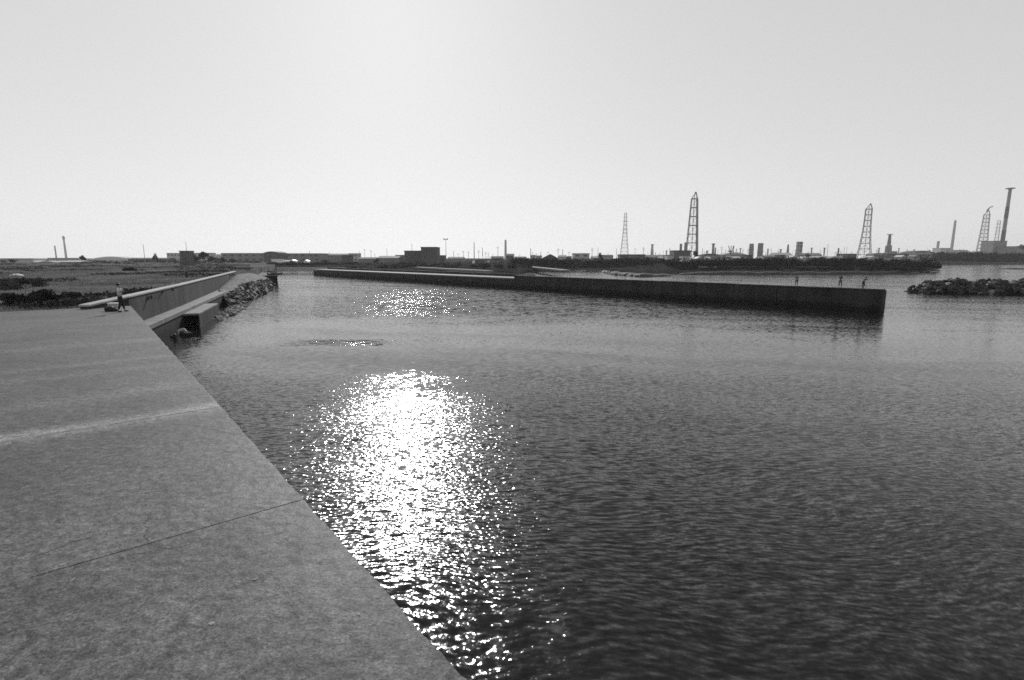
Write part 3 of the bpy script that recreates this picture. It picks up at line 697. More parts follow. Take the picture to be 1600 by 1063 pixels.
# ------------------------------------------------------------------ far buildings
def bld(x0, x1, ytop, Y, wall, roof, kind, label, depth=10, base=2.7, rise=None, win=0, cat='building', name='building', yaw=0.0):
    k_ = FY(Y) / Y; Y = FY(Y); depth *= k_; rise = rise and rise * k_
    a, b_ = far(x0, 403, Y), far(x1, 403, Y); top = far((x0 + x1) / 2, ytop, Y).z; w = b_.x - a.x
    t = empty(name, ((a.x + b_.x) / 2, Y + depth / 2, base), yaw); tag(t, label, cat)
    hz = top - base; hw, hd = w / 2, depth / 2
    rise = rise if rise is not None else min(1.6, hz * .3)
    if kind == 'flat':
        MB().box(-hw, hw, -hd, hd, -1, hz - .35).build('wall', wall, t); MB().box(-hw - .25, hw + .25, -hd - .25, hd + .25, hz - .347, hz).build('roof', roof, t)
    elif kind == 'gable':                                     # ridge along x
        MB().box(-hw, hw, -hd, hd, -1, hz - rise).build('wall', wall, t)
        e = .4; z0 = hz - rise + .003
        MB().add([(-hw - e, -hd - e, z0), (hw + e, -hd - e, z0), (hw + e, hd + e, z0), (-hw - e, hd + e, z0), (-hw - e, 0, hz), (hw + e, 0, hz)],
                 [(0, 1, 5, 4), (2, 3, 4, 5), (0, 4, 3), (1, 2, 5), (3, 2, 1, 0)]).build('roof', roof, t)
    elif kind == 'front':                                     # gable facing the viewer
        MB().box(-hw, hw, -hd, hd, -1, hz - rise).build('wall', wall, t)
        e = .3; z0 = hz - rise + .003
        MB().add([(-hw - e, -hd - e, z0), (hw + e, -hd - e, z0), (hw + e, hd + e, z0), (-hw - e, hd + e, z0), (0, -hd - e, hz), (0, hd + e, hz)],
                 [(0, 1, 4), (3, 5, 2), (1, 2, 5, 4), (0, 4, 5, 3), (3, 2, 1, 0)]).build('roof', roof, t)
    elif kind == 'vault':
        MB().box(-hw, hw, -hd, hd, -1, hz - rise).build('wall', wall, t)
        pr = [(-hw - .2 + (w + .4) * i / 10, hz - rise + .003 + rise * math.sin(math.pi * i / 10)) for i in range(11)]
        V_ = [(x, -hd - .2, z) for x, z in pr] + [(x, hd + .2, z) for x, z in pr]
        MB().add(V_, [(i, 11 + i, 12 + i, i + 1)[::-1] for i in range(10)] + [tuple(range(11)), tuple(range(21, 10, -1))]).build('roof', roof, t)
    hwall = hz - (.35 if kind == 'flat' else rise)
    if win:
        ww = w / win * .45; rows = max(1, int(hwall / 3.2))
        for r in range(rows):
            for i in range(win):
                xc = -hw + w * (i + .5) / win; zc = hwall * (r + .55) / rows; wh = min(1.2, hwall / rows * .4)
                MB().box(xc - ww / 2, xc + ww / 2, -hd - .05, -hd + .1, zc - wh / 2, zc + wh / 2).build('window', M_glass, t)
    return t
B = bld
B(-20, 27, 404, 300, M_wlight, M_roofm, 'flat', 'low pale block at the left edge of the horizon', win=3)
B(22, 58, 407, 310, M_wmid, M_roofl, 'gable', 'low long shed with pale roof right of the edge block', rise=1.2)
B(62, 92, 407.6, 320, M_wdark, M_roofl, 'gable', 'pale roofed greenhouse shed left of the slim chimneys', rise=1.0)
B(95, 123, 407, 305, M_wdark, M_roofl, 'gable', 'pale roofed low shed just right of the slim chimneys', rise=1.0)
B(74, 112, 403.2, 600, M_wmid, M_roofd, 'flat', 'dim flat works block at the foot of the slim chimneys', base=2.6)
B(148, 196, 401, 700, M_wlight, M_roofl, 'vault', 'wide pale vaulted hall low on the left horizon', rise=2.2, depth=20)
B(200, 262, 403, 420, M_wdark, M_roofd, 'gable', 'long dark shed left of the pale apartment block')
B(261, 282, 395.5, 460, M_wlight, M_roofm, 'flat', 'pale block left of the dark square tower', win=4)
B(296, 328, 395.3, 480, M_wlight, M_roofm, 'flat', 'pale block right of the dark square tower behind trees', win=5)
B(330, 352, 397, 500, M_wlight, M_roofm, 'gable', 'short pale warehouse between trees and the long grey hall', depth=15)
B(346, 414, 395.6, 430, M_wmid, M_roofm, 'flat', 'long grey flat roofed hall left of the dark vaulted shed', depth=20, win=6)
B(412, 436, 393, 390, M_wdark, M_roofd, 'vault', 'dark shed with curved roof between two long grey halls', depth=15, rise=1.2)
B(436, 500, 396, 430, M_wmid, M_roofm, 'flat', 'long grey warehouse right of the curved roof shed', depth=20, win=6)
B(501, 545, 396.3, 450, M_wmid, M_roofd, 'gable', 'long grey gabled warehouse at the head of the inlet', depth=20, rise=1.4)
B(534, 546, 398.5, 330, M_wdark, M_roofd, 'flat', 'small dark square block before the pale hall end', depth=8)
B(545, 559, 396, 440, M_wlight, M_roofm, 'flat', 'narrow pale hall end right of the grey warehouses', win=2)
B(559, 586, 402.2, 380, M_wmid, M_roofd, 'gable', 'low grey shed below the cluster of thin masts')
B(424, 438, 405.3, 330, M_white, M_white, 'flat', 'bright white low hut below the curved roof shed', depth=5)
B(443, 451, 406.5, 325, M_white, M_roofl, 'gable', 'small white hut right of the bright white low hut', depth=5, rise=.8)
B(453, 459, 406, 322, M_wlight, M_white, 'front', 'tiny white gabled hut before the long grey warehouse', depth=5, rise=.8)
B(474, 480, 406.5, 320, M_white, M_roofl, 'front', 'tiny white hut alone in the dark hedge line', depth=4, rise=.6)
B(590, 622, 400, 350, M_wmid, M_roofm, 'gable', 'grey gabled hall left of the big stepped building', depth=14)
B(618, 642, 398.6, 360, M_wmid, M_roofd, 'flat', 'grey annex touching the left side of the big stepped building', depth=12)
B(632, 662, 391.8, 330, M_wdark, M_roofd, 'flat', 'big dark building low left wing of the stepped pair', win=0, depth=14)
B(658, 682, 386, 318, M_wdark, M_roofd, 'flat', 'tall dark block of the stepped building on the inlet shore', win=0, depth=16)
B(683, 694, 399, 360, M_wdark, M_roofd, 'flat', 'small low block right of the tall dark block')
B(700, 724, 401.5, 420, M_wmid, M_roofm, 'gable', 'low grey shed right of the crosshead mast')
B(752, 766, 401, 330, M_wmid, M_roofl, 'gable', 'small house with pale roof above the parked truck', depth=8)
B(768, 786, 400.5, 350, M_wdark, M_roofd, 'gable', 'dark roofed house right of the pale roofed one', depth=8)
B(791, 803, 396.6, 420, M_wdark, M_roofd, 'gable', 'tall dark roofed house at the foot of the pale chimney', depth=10)
B(804, 822, 401, 430, M_wmid, M_roofd, 'gable', 'low house with dark roof right of the pale chimney')
B(848, 872, 397.2, 380, M_wmid, M_roofd, 'front', 'grey house with a dark pointed front gable', depth=10, rise=3)
B(874, 893, 400.6, 400, M_wdark, M_roofd, 'flat', 'low dark shed between pointed house and canopy building')
B(896, 921, 396, 400, M_wlight, M_roofd, 'flat', 'pale building with dark overhanging flat roof', depth=10, win=2)
B(926, 942, 400, 420, M_wmid, M_roofl, 'gable', 'pale roofed low shed left of the slender pylon')
B(943, 958, 398.4, 420, M_wlight, M_roofd, 'gable', 'pale small house immediately left of the slender pylon', depth=8)
B(969, 1008, 397.6, 400, M_wdark, M_roofd, 'flat', 'long low dark hall below the slender pylon')
B(1010, 1050, 398.4, 430, M_wdark, M_roofm, 'gable', 'dark low hall right of the slender pylon')
B(1053, 1079, 391.4, 420, M_wdark, M_roofd, 'flat', 'dark flat roofed plant block left of the lattice derrick', depth=12)
B(1066, 1079, 400.5, 350, M_white, M_roofl, 'flat', 'white hut in front of the plant block below the derrick', depth=6)
B(1003, 1011, 403.5, 345, M_white, M_roofl, 'gable', 'small white hut among the shrubs right of the pylon', depth=5, rise=.7)
B(1096, 1126, 396.5, 470, M_wmid, M_roofd, 'vault', 'low curved shed right of the lattice derrick', rise=1.4)
B(1129, 1167, 394.5, 480, M_wmid, M_roofl, 'vault', 'wide vaulted hall with pale roof left of the twin columns', rise=2.2, depth=16)
B(1196, 1212, 399, 430, M_wmid, M_roofm, 'gable', 'small grey shed right of the twin columns')
B(1210, 1238, 395, 440, M_wmid, M_roofl, 'gable', 'pale slanted roof works hall before the stub chimney', rise=2.4)
B(1256, 1284, 395.5, 450, M_wmid, M_roofm, 'gable', 'grey works hall right of the thick square column', rise=1.8)
B(1272, 1296, 400, 380, M_wdark, M_roofl, 'gable', 'low house with pale roof before the grey works hall', rise=1.4, depth=8)
B(1298, 1320, 400.6, 385, M_wdark, M_roofl, 'gable', 'low pale roofed house left of the tapering flare tower', rise=1.4, depth=8)
B(1318, 1338, 396.6, 440, M_wdark, M_roofd, 'flat', 'dark flat hall touching the left of the tapering flare tower')
B(1364, 1384, 395.4, 460, M_wmid, M_roofm, 'vault', 'grey vaulted shed right of the tapering flare tower', rise=1.3)
B(1361, 1369, 400, 360, M_wlight, M_roofl, 'front', 'small pale gabled hut below the tapering flare tower', depth=6, rise=1)
B(1386, 1420, 396.4, 470, M_wdark, M_roofm, 'flat', 'long dark hall around the foot of the stepped stack')
B(1422, 1460, 391.8, 700, M_wmid, M_roofd, 'vault', 'broad low dark hall left of the tapered short stack', rise=2.5, depth=20)
B(1468, 1484, 387.6, 720, M_wlight, M_roofl, 'flat', 'pale flat shed between short stack and plain chimney', depth=14)
B(1488, 1516, 390.6, 700, M_wmid, M_roofm, 'gable', 'grey gabled hall right of the plain tapered chimney', rise=3, depth=14)
B(1478, 1494, 400.2, 560, M_wlight, M_roofl, 'gable', 'pale low house beneath the plain tapered chimney', depth=8, base=3)
B(1549, 1570, 376.5, 680, M_wmid, M_roofd, 'flat', 'big dark boiler house at the foot of the tall flanged chimney', depth=18)
B(1571, 1588, 385, 670, M_wmid, M_roofd, 'flat', 'lower dark annex right of the big boiler house', depth=14)
B(1588, 1600, 400, 600, M_wlight, M_roofl, 'gable', 'pale roofed house at the extreme right edge', depth=8, base=3)
# dark square tower with antenna
a = far(281, 403, 200); b_ = far(295, 403, 200); zt = far(288, 392, 200).z; w_ = b_.x - a.x
tw = empty('square_tower', ((a.x + b_.x) / 2, 201.8, 2.6)); tag(tw, 'dark square tower block with a thin antenna rising from the field', 'tower')
MB().box(-w_ / 2, w_ / 2, -1.75, 1.75, -1, zt - 2.9).build('wall', M_wdark, tw); MB().box(-w_ / 2 - .15, w_ / 2 + .15, -1.9, 1.9, zt - 2.897, zt - 2.6).build('roof', M_roofd, tw)
MB().tube((0, 0, zt - 2.6), (0, 0, far(288, 377, 200).z - 2.6), .09, .05).build('antenna', M_steel, tw)
for r_ in range(2): MB().box(-.5, .5, -1.8, -1.7, .9 + r_ * 2.0, 1.8 + r_ * 2.0).build('window', M_glass, tw)

# hill at the right edge
hx = np.linspace(far(1566, 403, 900).x, far(1820, 403, 900).x, 40); V = []
for x in hx:
    s = (x - hx[0]) / (hx[-1] - hx[0]); ht = 30 * math.sin(min(1, s * 3.0) * math.pi / 2) * (1 - .3 * s) + 2 * float(wob(x, 0, 20))
    for dy, f_ in ((0, 0), (25, .6), (60, 1), (120, .8), (200, 0)): V.append((x, 880 + dy, 2 + max(0, ht) * f_))
idx = np.arange(200).reshape(40, 5); Fc = np.stack([idx[:-1, :-1], idx[1:, :-1], idx[1:, 1:], idx[:-1, 1:]], -1).reshape(-1, 4)
o = np_mesh('hill', np.array(V), Fc, gmat('hill_cover', 0.05, .5, .05), smooth=True); tag(o, 'low wooded hill rising at the right edge', kind='structure')
belt(1574, 1680, 850, 930, 3, 8, 5000, 2.2, M_leafd, 'trees covering the low hill at the right edge', name='hill_trees', seed=3, base=20)

# ------------------------------------------------------------------ poles, masts, chimneys
def pole(px_, ytop, Y, r, label, group='utility poles along the horizon', arms=1, mat=M_steel, base=2.6, name='utility_pole', cat='pole'):
    r *= FY(Y) / Y; Y = FY(Y); p = far(px_, 403, Y); z = far(px_, ytop, Y).z - base
    t = empty(name, (p.x, Y, base)); tag(t, label, cat, group)
    MB().tube((0, 0, -.5), (0, 0, z), r, r * .65).build('shaft', mat, t)
    for k in range(arms): MB().box(-z * .05 - .5, z * .05 + .5, -.06 - r, .06 + r, z * (.9 - .1 * k), z * (.9 - .1 * k) + .16).build('crossarm', mat, t)
    return t
pole(226, 382, 300, .16, 'single bare pole over the left field edge', arms=0)
pole(243, 395, 300, .14, 'short pole right of the single bare pole')
pole(562, 392, 420, .2, 'short thin mast leftmost of the mast cluster', arms=0); pole(570, 389, 430, .18, 'second thin mast in the cluster above the low shed', arms=1)
pole(580, 391, 430, .2, 'third thin mast in the cluster above the low shed', arms=1); pole(586, 396, 430, .2, 'shortest mast at the right end of the cluster', arms=0)
pole(644, 381, 400, .2, 'thin pole behind the left wing of the stepped building', arms=0, mat=M_pale)
pole(636, 391, 400, .16, 'short pole left of the stepped building', arms=0)
pole(724, 392, 380, .18, 'short pole first after the crosshead mast'); pole(732, 393, 380, .18, 'short pole second after the crosshead mast')
pole(741, 378.5, 330, .32, 'stout dark pole above the parked truck', arms=0); pole(754, 387, 380, .28, 'medium pole right of the stout dark pole', arms=0)
pole(763, 394, 380, .2, 'short pole above the pale roofed house', arms=0); pole(778, 385, 380, .2, 'leaning-looking pole left of the pale chimney', arms=1)
pole(832, 394, 400, .14, 'thin pole left of the pointed house'); pole(838, 396, 400, .14, 'shorter thin pole nearest the pointed house')
pole(872, 388, 380, .16, 'pole just right of the pointed house', arms=2); pole(889, 393, 380, .18, 'short pole left of the canopy building')
pole(925, 387.5, 380, .18, 'pole just right of the canopy building', arms=2); pole(1005, 386, 420, .2, 'pole with double arms right of the slender pylon', arms=2)
pole(1127, 385, 450, .2, 'pole left of the twig-like frame', arms=2); pole(1292, 381.5, 470, .22, 'thin pole left of the tapering flare tower', arms=0)
pole(1318, 386, 470, .2, 'short thin pole close left of the tapering flare tower', arms=0); pole(1322, 385.5, 470, .16, 'thin pole nearest the tapering flare tower', arms=0)
pole(1097, 388, 450, .25, 'stub pole close right of the lattice derrick', arms=0)
for k, (px_, yt) in enumerate(((716, 396), (770, 397), (812, 398), (856, 393), (950, 396), (1030, 396), (1215, 392), (1262, 392), (1306, 393))):
    names = ('low pole over the shed right of the crosshead mast', 'low pole between two small houses', 'low pole over the low dark roofed house', 'low pole rising over the pointed front gable',
             'low pole over the small house left of the pylon', 'low pole over the dark hall right of the pylon', 'low pole over the slanted roof hall', 'low pole right of the thick square column', 'low pole over the houses left of the flare tower')
    pole(px_, yt, 400, .12, names[k])
# crosshead floodlight mast
p = far(697, 403, 300); z = far(697, 373, 300).z - 2.6; t = empty('floodlight_mast', (p.x, 300, 2.6)); tag(t, 'slim floodlight mast with a crosshead right of the stepped building', 'mast')
MB().tube((0, 0, -.5), (0, 0, z), .2, .1).build('shaft', M_steel, t); MB().box(-1.3, 1.3, -.15, .15, z - .7, z - .4).build('crosshead', M_steel, t)
for s in (-1, 1): MB().box(s * .95 - .3, s * .95 + .3, -.35, .1, z - .4, z + .1).build('lamp', M_pale, t)
def chimney(px_, ytop, Y, rb, rt, label, mat=M_pale, base=2.6, cap=None, name='chimney', rings=0):
    k_ = FY(Y) / Y; Y = FY(Y); k_ *= math.cos(math.atan2(px_ - 800, 800)); rb *= k_; rt *= k_; cap = cap and (cap[0] * k_, cap[1] * k_)
    p = far(px_, 403, Y); z = far(px_, ytop, Y).z - base; t = empty(name, (p.x, Y, base)); tag(t, label, 'chimney')
    MB().lathe((0, 0, 0), [(rb, -.5), (rb * .6 + rt * .4, z * .5), (rt, z), (rt * .7, z + .01)], 14).build('shaft', mat, t, smooth=False)
    if cap: MB().lathe((0, 0, z - cap[1]), [(rt * 1.02, -cap[1] * .5), (cap[0], 0), (cap[0], cap[1]), (rt, cap[1] * 1.3)], 16).build('top_platform', mat, t)
    for k in range(rings): zz = z * (k + 1) / (rings + 1); MB().lathe((0, 0, zz), [(rt * 1.25, 0), (rt * 1.35, .3), (rt * 1.25, .6)], 14).build('ring', mat, t)
    return t
# base columns given where the shaft meets the horizon; the wide lens leans the top outwards
chimney(103.5, 370, 700, 1.9, 1.1, 'slim pale chimney with a bulb top on the left horizon', M_pale, cap=(1.9, 4.0))
chimney(88, 384, 650, 1.1, 1.0, 'shorter slim chimney left of the bulb topped one', M_pale)
chimney(790, 375, 700, 1.7, 1.3, 'pale slim chimney right of the pole row', M_pale)
chimney(1018.5, 382, 520, 2.0, .9, 'tapered stub stack with small platform between pylon and derrick', M_pale, cap=(1.7, .6))
chimney(1063, 381, 500, 1.3, 1.2, 'short stack on the plant block left of the derrick', M_steel)
chimney(1070.5, 379, 505, 1.6, 1.4, 'second stack on the plant block nearest the derrick', M_steel)
chimney(1113.5, 381, 500, 1.3, 1.1, 'short capped stack right of the derrick', M_steel, cap=(1.9, .6))
chimney(1173, 381, 560, 3.0, 2.4, 'left one of the twin squat columns', M_steel, rings=2)
chimney(1187, 380.5, 560, 3.2, 3.0, 'right one of the twin squat columns', M_steel, rings=1, cap=(2.2, .8))
chimney(1230, 382, 560, 1.9, .8, 'stub chimney behind the slanted roof hall', M_steel)
chimney(1485, 344.5, 900, 3.2, 2.3, 'plain tapered chimney left of the smoking flare tower', M_pale)
chimney(1463, 377, 850, 1.8, 2.6, 'short stack with wider head left of the plain chimney', M_pale)
t = chimney(1562.5, 294, 760, 3.6, 2.7, 'tall chimney with wide flanged top at the right', M_steel, cap=(7.5, 1.5))
for k in (.25, .58): # steel jackets
    Y_ = FY(760); z = (far(1563, 294, Y_).z - 2.6) * k; rr_ = (3.6 - .9 * k) * Y_ / 760 * .72 + .25; MB().lathe((0, 0, z), [(rr_, 0), (rr_ - .1, 22), (rr_ - .4, 22.2)], 14).build('jacket', M_wdark, t)
# thick square column
a = far(1244, 403, 584); b_ = far(1251, 403, 584); z = far(1247, 378, 584).z - 2.6; w_ = b_.x - a.x
t = empty('process_column', ((a.x + b_.x) / 2, 584, 2.6)); tag(t, 'thick square column tower behind the works halls', 'tower')
MB().box(-w_ / 2, -w_ / 2 + 1.4, -2, 2, -.5, z).build('shell', M_steel, t); MB().box(w_ / 2 - 1.4, w_ / 2, -2, 2, -.5, z).build('shell', M_steel, t)
for k in range(4): MB().box(-w_ / 2 - .3, w_ / 2 + .3, -2.3, 2.3, z * (.4 + .2 * k) - .5, z * (.4 + .2 * k)).build('platform', M_steel, t)
# stepped stack at 1389
p = far(1386.5, 403, 728); z = far(1388, 366, 728).z - 2.6; t = empty('stepped_stack', (p.x, 728, 2.6)); tag(t, 'stepped stack with widening foot right of the tapering flare tower', 'stack')
MB().lathe((0, 0, 0), [(7.5, -.5), (7.0, z * .28), (4.2, z * .3), (4.0, z * .55), (2.4, z * .6), (1.6, z)], 12).build('shaft', M_steel, t); MB().box(-3, 3, -2, 2, z - .8, z).build('platform', M_steel, t)
MB().box(4, 11, -3, 3, -.5, z * .35).build('annex', M_steel, t)
# twig-like pipe frame at 1142
p = far(1141, 403, 480); z = far(1141, 384, 480).z - 2.6; t = empty('pipe_frame', (p.x, 480, 2.6)); tag(t, 'forked pipe frame standing over the vaulted hall', 'pipework')
for x0_, x1_ in ((0, -2.2), (0, 2.4), (2.5, 2.6), (-.2, .2)): MB().tube((x0_, 0, z * .4 if x0_ < 1 else 0), (x1_, 0, z), .4, .3).build('pipe', M_steel, t)
MB().tube((0, 0, -.5), (0, 0, z * .5), .9, .6).build('riser', M_steel, t); MB().box(-2.6, 2.8, -.5, .5, z * .62, z * .68).build('deck', M_steel, t)

def lattice(name, px_b, ytop, Y, wb, wt, levels, r, label, base=2.6, kind='derrick', taper=1.0, mat=M_steel, thick=1.0, cat='tower', px_off=0):
    """px_b: image column of the foot centre; wb, wt: foot and head width in metres"""
    k_ = FY(Y) / Y; Y = FY(Y); k_ *= math.cos(math.atan2(px_b - 800, 800)) ** .6; wb *= k_; wt *= k_; r *= k_
    p = far(px_b, 395, Y); z = far(px_b, ytop, Y).z - base
    t = empty(name, (p.x, Y, base)); tag(t, label, cat)
    az = math.atan2(p.x, Y); t.rotation_euler = (0, 0, -az + .12)
    def hw(s): return (wt + (wb - wt) * (1 - s) ** taper) / 2
    ztop = z * (.9 if kind == 'derrick' else .97)
    n = 12
    for sx in (-1, 1):
        for sy in (-1, 1):
            mb = MB(); rr = r * (thick if (sx > 0) else 1)
            for k in range(n):
                s0, s1 = k / n, (k + 1) / n; mb.tube((sx * hw(s0), sy * hw(s0), s0 * ztop), (sx * hw(s1), sy * hw(s1), s1 * ztop + .02), rr, n=5)
            mb.build('leg', mat, t)
    for k in range(1, levels + 1):
        s = k / levels; h_ = hw(s); zz = s * ztop; mb = MB()
        for a_, b__ in (((-h_, -h_), (h_, -h_)), ((h_, -h_), (h_, h_)), ((h_, h_), (-h_, h_)), ((-h_, h_), (-h_, -h_))): mb.tube((*a_, zz), (*b__, zz), r * .9, n=5)
        mb.build('ring_beam', mat, t)
        s0 = (k - 1) / levels; g_ = hw(s0); z0 = s0 * ztop; mb = MB()
        for a_, b__ in (((-g_, -g_), (h_, -h_)), ((g_, -g_), (-h_, -h_)), ((-g_, g_), (h_, h_)), ((g_, g_), (-h_, h_)), ((g_, -g_), (h_, h_)), ((g_, g_), (h_, -h_)), ((-g_, -g_), (-h_, h_)), ((-g_, g_), (-h_, -h_))):
            mb.tube((*a_, z0), (*b__, zz), r * .32, n=4)
        mb.build('bracing', mat, t)
    if kind in ('derrick', 'flare'):
        MB().tube((0, 0, 0), (0, 0, z * .97), r * .8, r * .8, n=8).build('flare_pipe', mat, t)
        h_ = hw(1); mb = MB()
        for sx in (-1, 1):
            for sy in (-1, 1): mb.tube((sx * h_, sy * h_, ztop), (.35 * h_ + sx * .25 * h_, sy * .25 * h_, z * .975), r * .9, n=5)
        mb.build('head_frame', mat, t); MB().lathe((.35 * h_, 0, z * .965), [(r * 1.5, 0), (r * 2.6, z * .01), (r * 2.6, z * .03), (r * 1.2, z * .035)], 10).build('burner_head', mat, t)
    else:
        MB().tube((0, 0, ztop), (0, 0, z), r * .7, r * .4).build('finial', mat, t)
        for k in range(5):
            s = .55 + .09 * k; w_ = wt * (1.5 + .5 * (k % 2)); zz = s * ztop
            MB().add([(-w_, -.2, zz), (w_, -.2, zz), (0, -.2, zz + 1.2), (-w_, .2, zz), (w_, .2, zz), (0, .2, zz + 1.2)], [(0, 1, 2), (5, 4, 3), (0, 3, 4, 1), (1, 4, 5, 2), (2, 5, 3, 0)]).build('crossarm', mat, t)
    return t
lattice('lattice_derrick', 1080.5, 300, 620, 13.5, 6.6, 7, .50, 'tall dark lattice derrick with tapering legs and capped head', thick=1.7)
lattice('flare_tower', 1350.5, 318, 640, 17.5, 7.2, 9, .42, 'tapering lattice flare tower with splayed feet right of centre', taper=2.2)
lattice('power_pylon', 975.5, 331, 900, 15, 3.6, 12, .32, 'slender pale power pylon left of the lattice derrick', kind='pylon', taper=1.6, mat=M_pale)
lattice('smoking_flare_tower', 1533.5, 328, 850, 17, 8.5, 12, .6, 'broad lattice flare tower with bent tip left of the flanged chimney', taper=1.3, mat=M_pale)
lattice('faint_tower', 1554, 343, 1000, 9, 4.5, 10, .35, 'faint thin lattice tower directly left of the flanged chimney', kind='pylon', mat=M_pale)
# drifting smoke plume at the flare tip: bent pipe seen as hook
p = far(1542.5, 327, FY(850)); t = empty('bent_flare_tip', p); tag(t, 'bent dark pipe tip topping the broad flare tower', 'pipe')
mb = MB(); q = Vector((0, 0, -7))
for k in range(6):
    q2 = q + Vector((.6 + k * .55, 0, 3.4 - k * .5)); mb.tube(q, q2, 1.7 - .12 * k, 1.6 - .12 * k, n=8); q = q2
mb.build('pipe', M_steel, t)

ANCH = [(288, 'square tower'), (424, 'curved roof shed'), (670, 'stepped building'), (697, 'crosshead mast'), (741, 'stout dark pole'), (790, 'pale slim chimney'), (860, 'pointed house'), (908, 'canopy building'), (978, 'slender pylon'),
        (1085, 'lattice derrick'), (1181, 'twin squat columns'), (1248, 'thick square column'), (1352, 'tapering flare tower'), (1388, 'stepped stack'), (1487, 'plain tapered chimney'), (1534, 'broad flare tower'), (1565, 'flanged chimney')]
ORD = ['first', 'second', 'third', 'fourth', 'fifth', 'sixth', 'seventh', 'eighth', 'ninth', 'tenth']
CNT = {}
def between(px_, what):
    L_ = [n for a, n in ANCH if a <= px_]; R_ = [n for a, n in ANCH if a > px_]; key = (what, L_[-1] if L_ else '', R_[0] if R_ else ''); k = CNT.get(key, 0); CNT[key] = k + 1
    return f'{ORD[k]} {what} from the left between {key[1]} and {key[2]}' if L_ and R_ else f'{ORD[k]} {what} right of the {key[1]}'
rs = random.Random(5)
for px_ in sorted([992, 1012, 1024, 1036, 1046, 1056, 1100, 1106, 1121, 1133, 1150, 1160, 1168, 1196, 1204, 1216, 1224, 1238, 1258, 1270, 1281, 1304, 1313, 1330, 1369, 1376, 1399, 1407, 1416, 1432, 1448, 1458, 1472, 1498, 1509, 1519, 829, 845, 879, 912, 934, 963, 709, 748, 759, 484, 515, 605]):
    pole(px_, rs.uniform(387, 396), (430 + rs.random() * 150 if px_ < 1440 else 560 + rs.random() * 60) if px_ > 980 else 400, rs.uniform(.14, .3), between(px_, 'thin distant mast'), 'thin masts along the horizon', arms=rs.choice((0, 0, 1, 2)), mat=rs.choice((M_steel, M_pale)))
for px_ in sorted([1041, 1104, 1117, 1156, 1199, 1219, 1243, 1267, 1287, 1309, 1372, 1403, 1427, 1451, 1478, 1504]):
    chimney(px_, rs.uniform(386, 392), 530 + rs.random() * 80, rs.uniform(.7, 1.6), rs.uniform(.5, 1.2), between(px_, 'small process stack'), rs.choice((M_steel, M_pale)), name='process_stack', rings=rs.choice((0, 1, 2)), cap=rs.choice((None, (1.6, .5))))
for px_ in sorted([990, 1021, 1034, 1047, 1093, 1108, 1141, 1153, 1171, 1190, 1203, 1222, 1241, 1259, 1292, 1312, 1327, 1377, 1395, 1412, 1433, 1447, 1466, 1501, 1513, 1522, 833, 842, 880]):
    w_ = rs.uniform(4, 10); wm = rs.choice((M_wdark, M_wmid, M_wlight)); rm = rs.choice((M_roofd, M_roofm, M_roofl, M_roofl))
    B(px_ - w_ / 2, px_ + w_ / 2, rs.uniform(398.3, 401.5) if px_ < 1440 else rs.uniform(393, 396), 345 + rs.random() * 60 if px_ < 1440 else 560 + rs.random() * 20, wm, rm, rs.choice(('gable', 'gable', 'front', 'flat')), between(px_, 'small low house'), depth=7, rise=1.3, name='low_house', cat='house')

# truck and small vehicles
def truck(px0, px1, ytop, Y, label, body=M_wdark, cabm=M_white, group=None):
    a, b_ = far(px0, 403, Y), far(px1, 403, Y); L_ = b_.x - a.x; z = far(px0, ytop, Y).z; base = z - L_ * .42
    t = empty('parked_truck', ((a.x + b_.x) / 2, Y, base)); tag(t, label, 'truck', group); h_ = L_ * .42; r = L_ * .075
    MB().box(-L_ * .5, -L_ * .28, -L_ * .14, L_ * .14, r, h_ * .8).build('cab', cabm, t, bevel=.08); MB().box(-L_ * .26, L_ * .5, -L_ * .15, L_ * .15, r * 1.6, h_).build('cargo_box', body, t)
    MB().box(-L_ * .48, L_ * .49, -L_ * .1, L_ * .1, r * .9, r * 1.59).build('chassis', M_plast, t)
    MB().box(-L_ * .505, -L_ * .49, -L_ * .11, L_ * .11, h_ * .5, h_ * .72).build('windscreen', M_glass, t)
    for x in (-.38, .12, .34):
        for s in (-1, 1): MB().tube((x * L_, s * L_ * .15, r), (x * L_, s * L_ * .115, r), r, n=12).build('wheel', M_plast, t)
    return t
truck(738, 757, 406, 290, 'dark box truck with white cab parked behind the low breakwater')
truck(762, 773, 407, 285, 'small pale truck parked right of the dark box truck', M_wmid, M_white)
truck(777, 786, 407.5, 282, 'smallest truck parked at the start of the causeway', M_wdark, M_wlight)

# single trees
def tree(px_, ytop, Y, wpx, label, mat=M_leafd, base=2.6, n=900, group='single trees on the horizon'):
    p = far(px_, 403, Y); z = far(px_, ytop, Y).z - base; w = wpx / ppm(Y); t = empty('tree', (p.x, Y, base)); tag(t, label, 'tree', group)
    mb = MB().tube((0, 0, -.4), (0, 0, z * .55), z * .035 + .05, z * .02)
    for k in range(4): a = k * 1.6; mb.tube((0, 0, z * (.3 + .06 * k)), (math.cos(a) * w * .25, math.sin(a) * w * .25, z * (.6 + .05 * k)), z * .015 + .02, .02, n=4)
    mb.build('trunk', M_bark, t)
    nc = 9; cc = rng.normal(size=(nc, 3)) * np.array([w * .22, w * .2, z * .14]) + np.array([0, 0, z * .6]); cc[0] = (0, 0, z * .82)
    d = rng.normal(size=(nc, n // nc, 3)); d /= np.linalg.norm(d, axis=2)[..., None]; d *= rng.random((nc, n // nc, 1)) ** .5 * np.array([w * .24, w * .24, z * .19])
    P, Fq = leaves((cc[:, None, :] + d).reshape(-1, 3), rng.uniform(.5, 1.2, nc * (n // nc)) * (z * .09))
    np_mesh('crown', P, Fq, mat, t); return t
tree(129, 399, 320, 9, 'small round tree on the left horizon beside the vaulted hall')
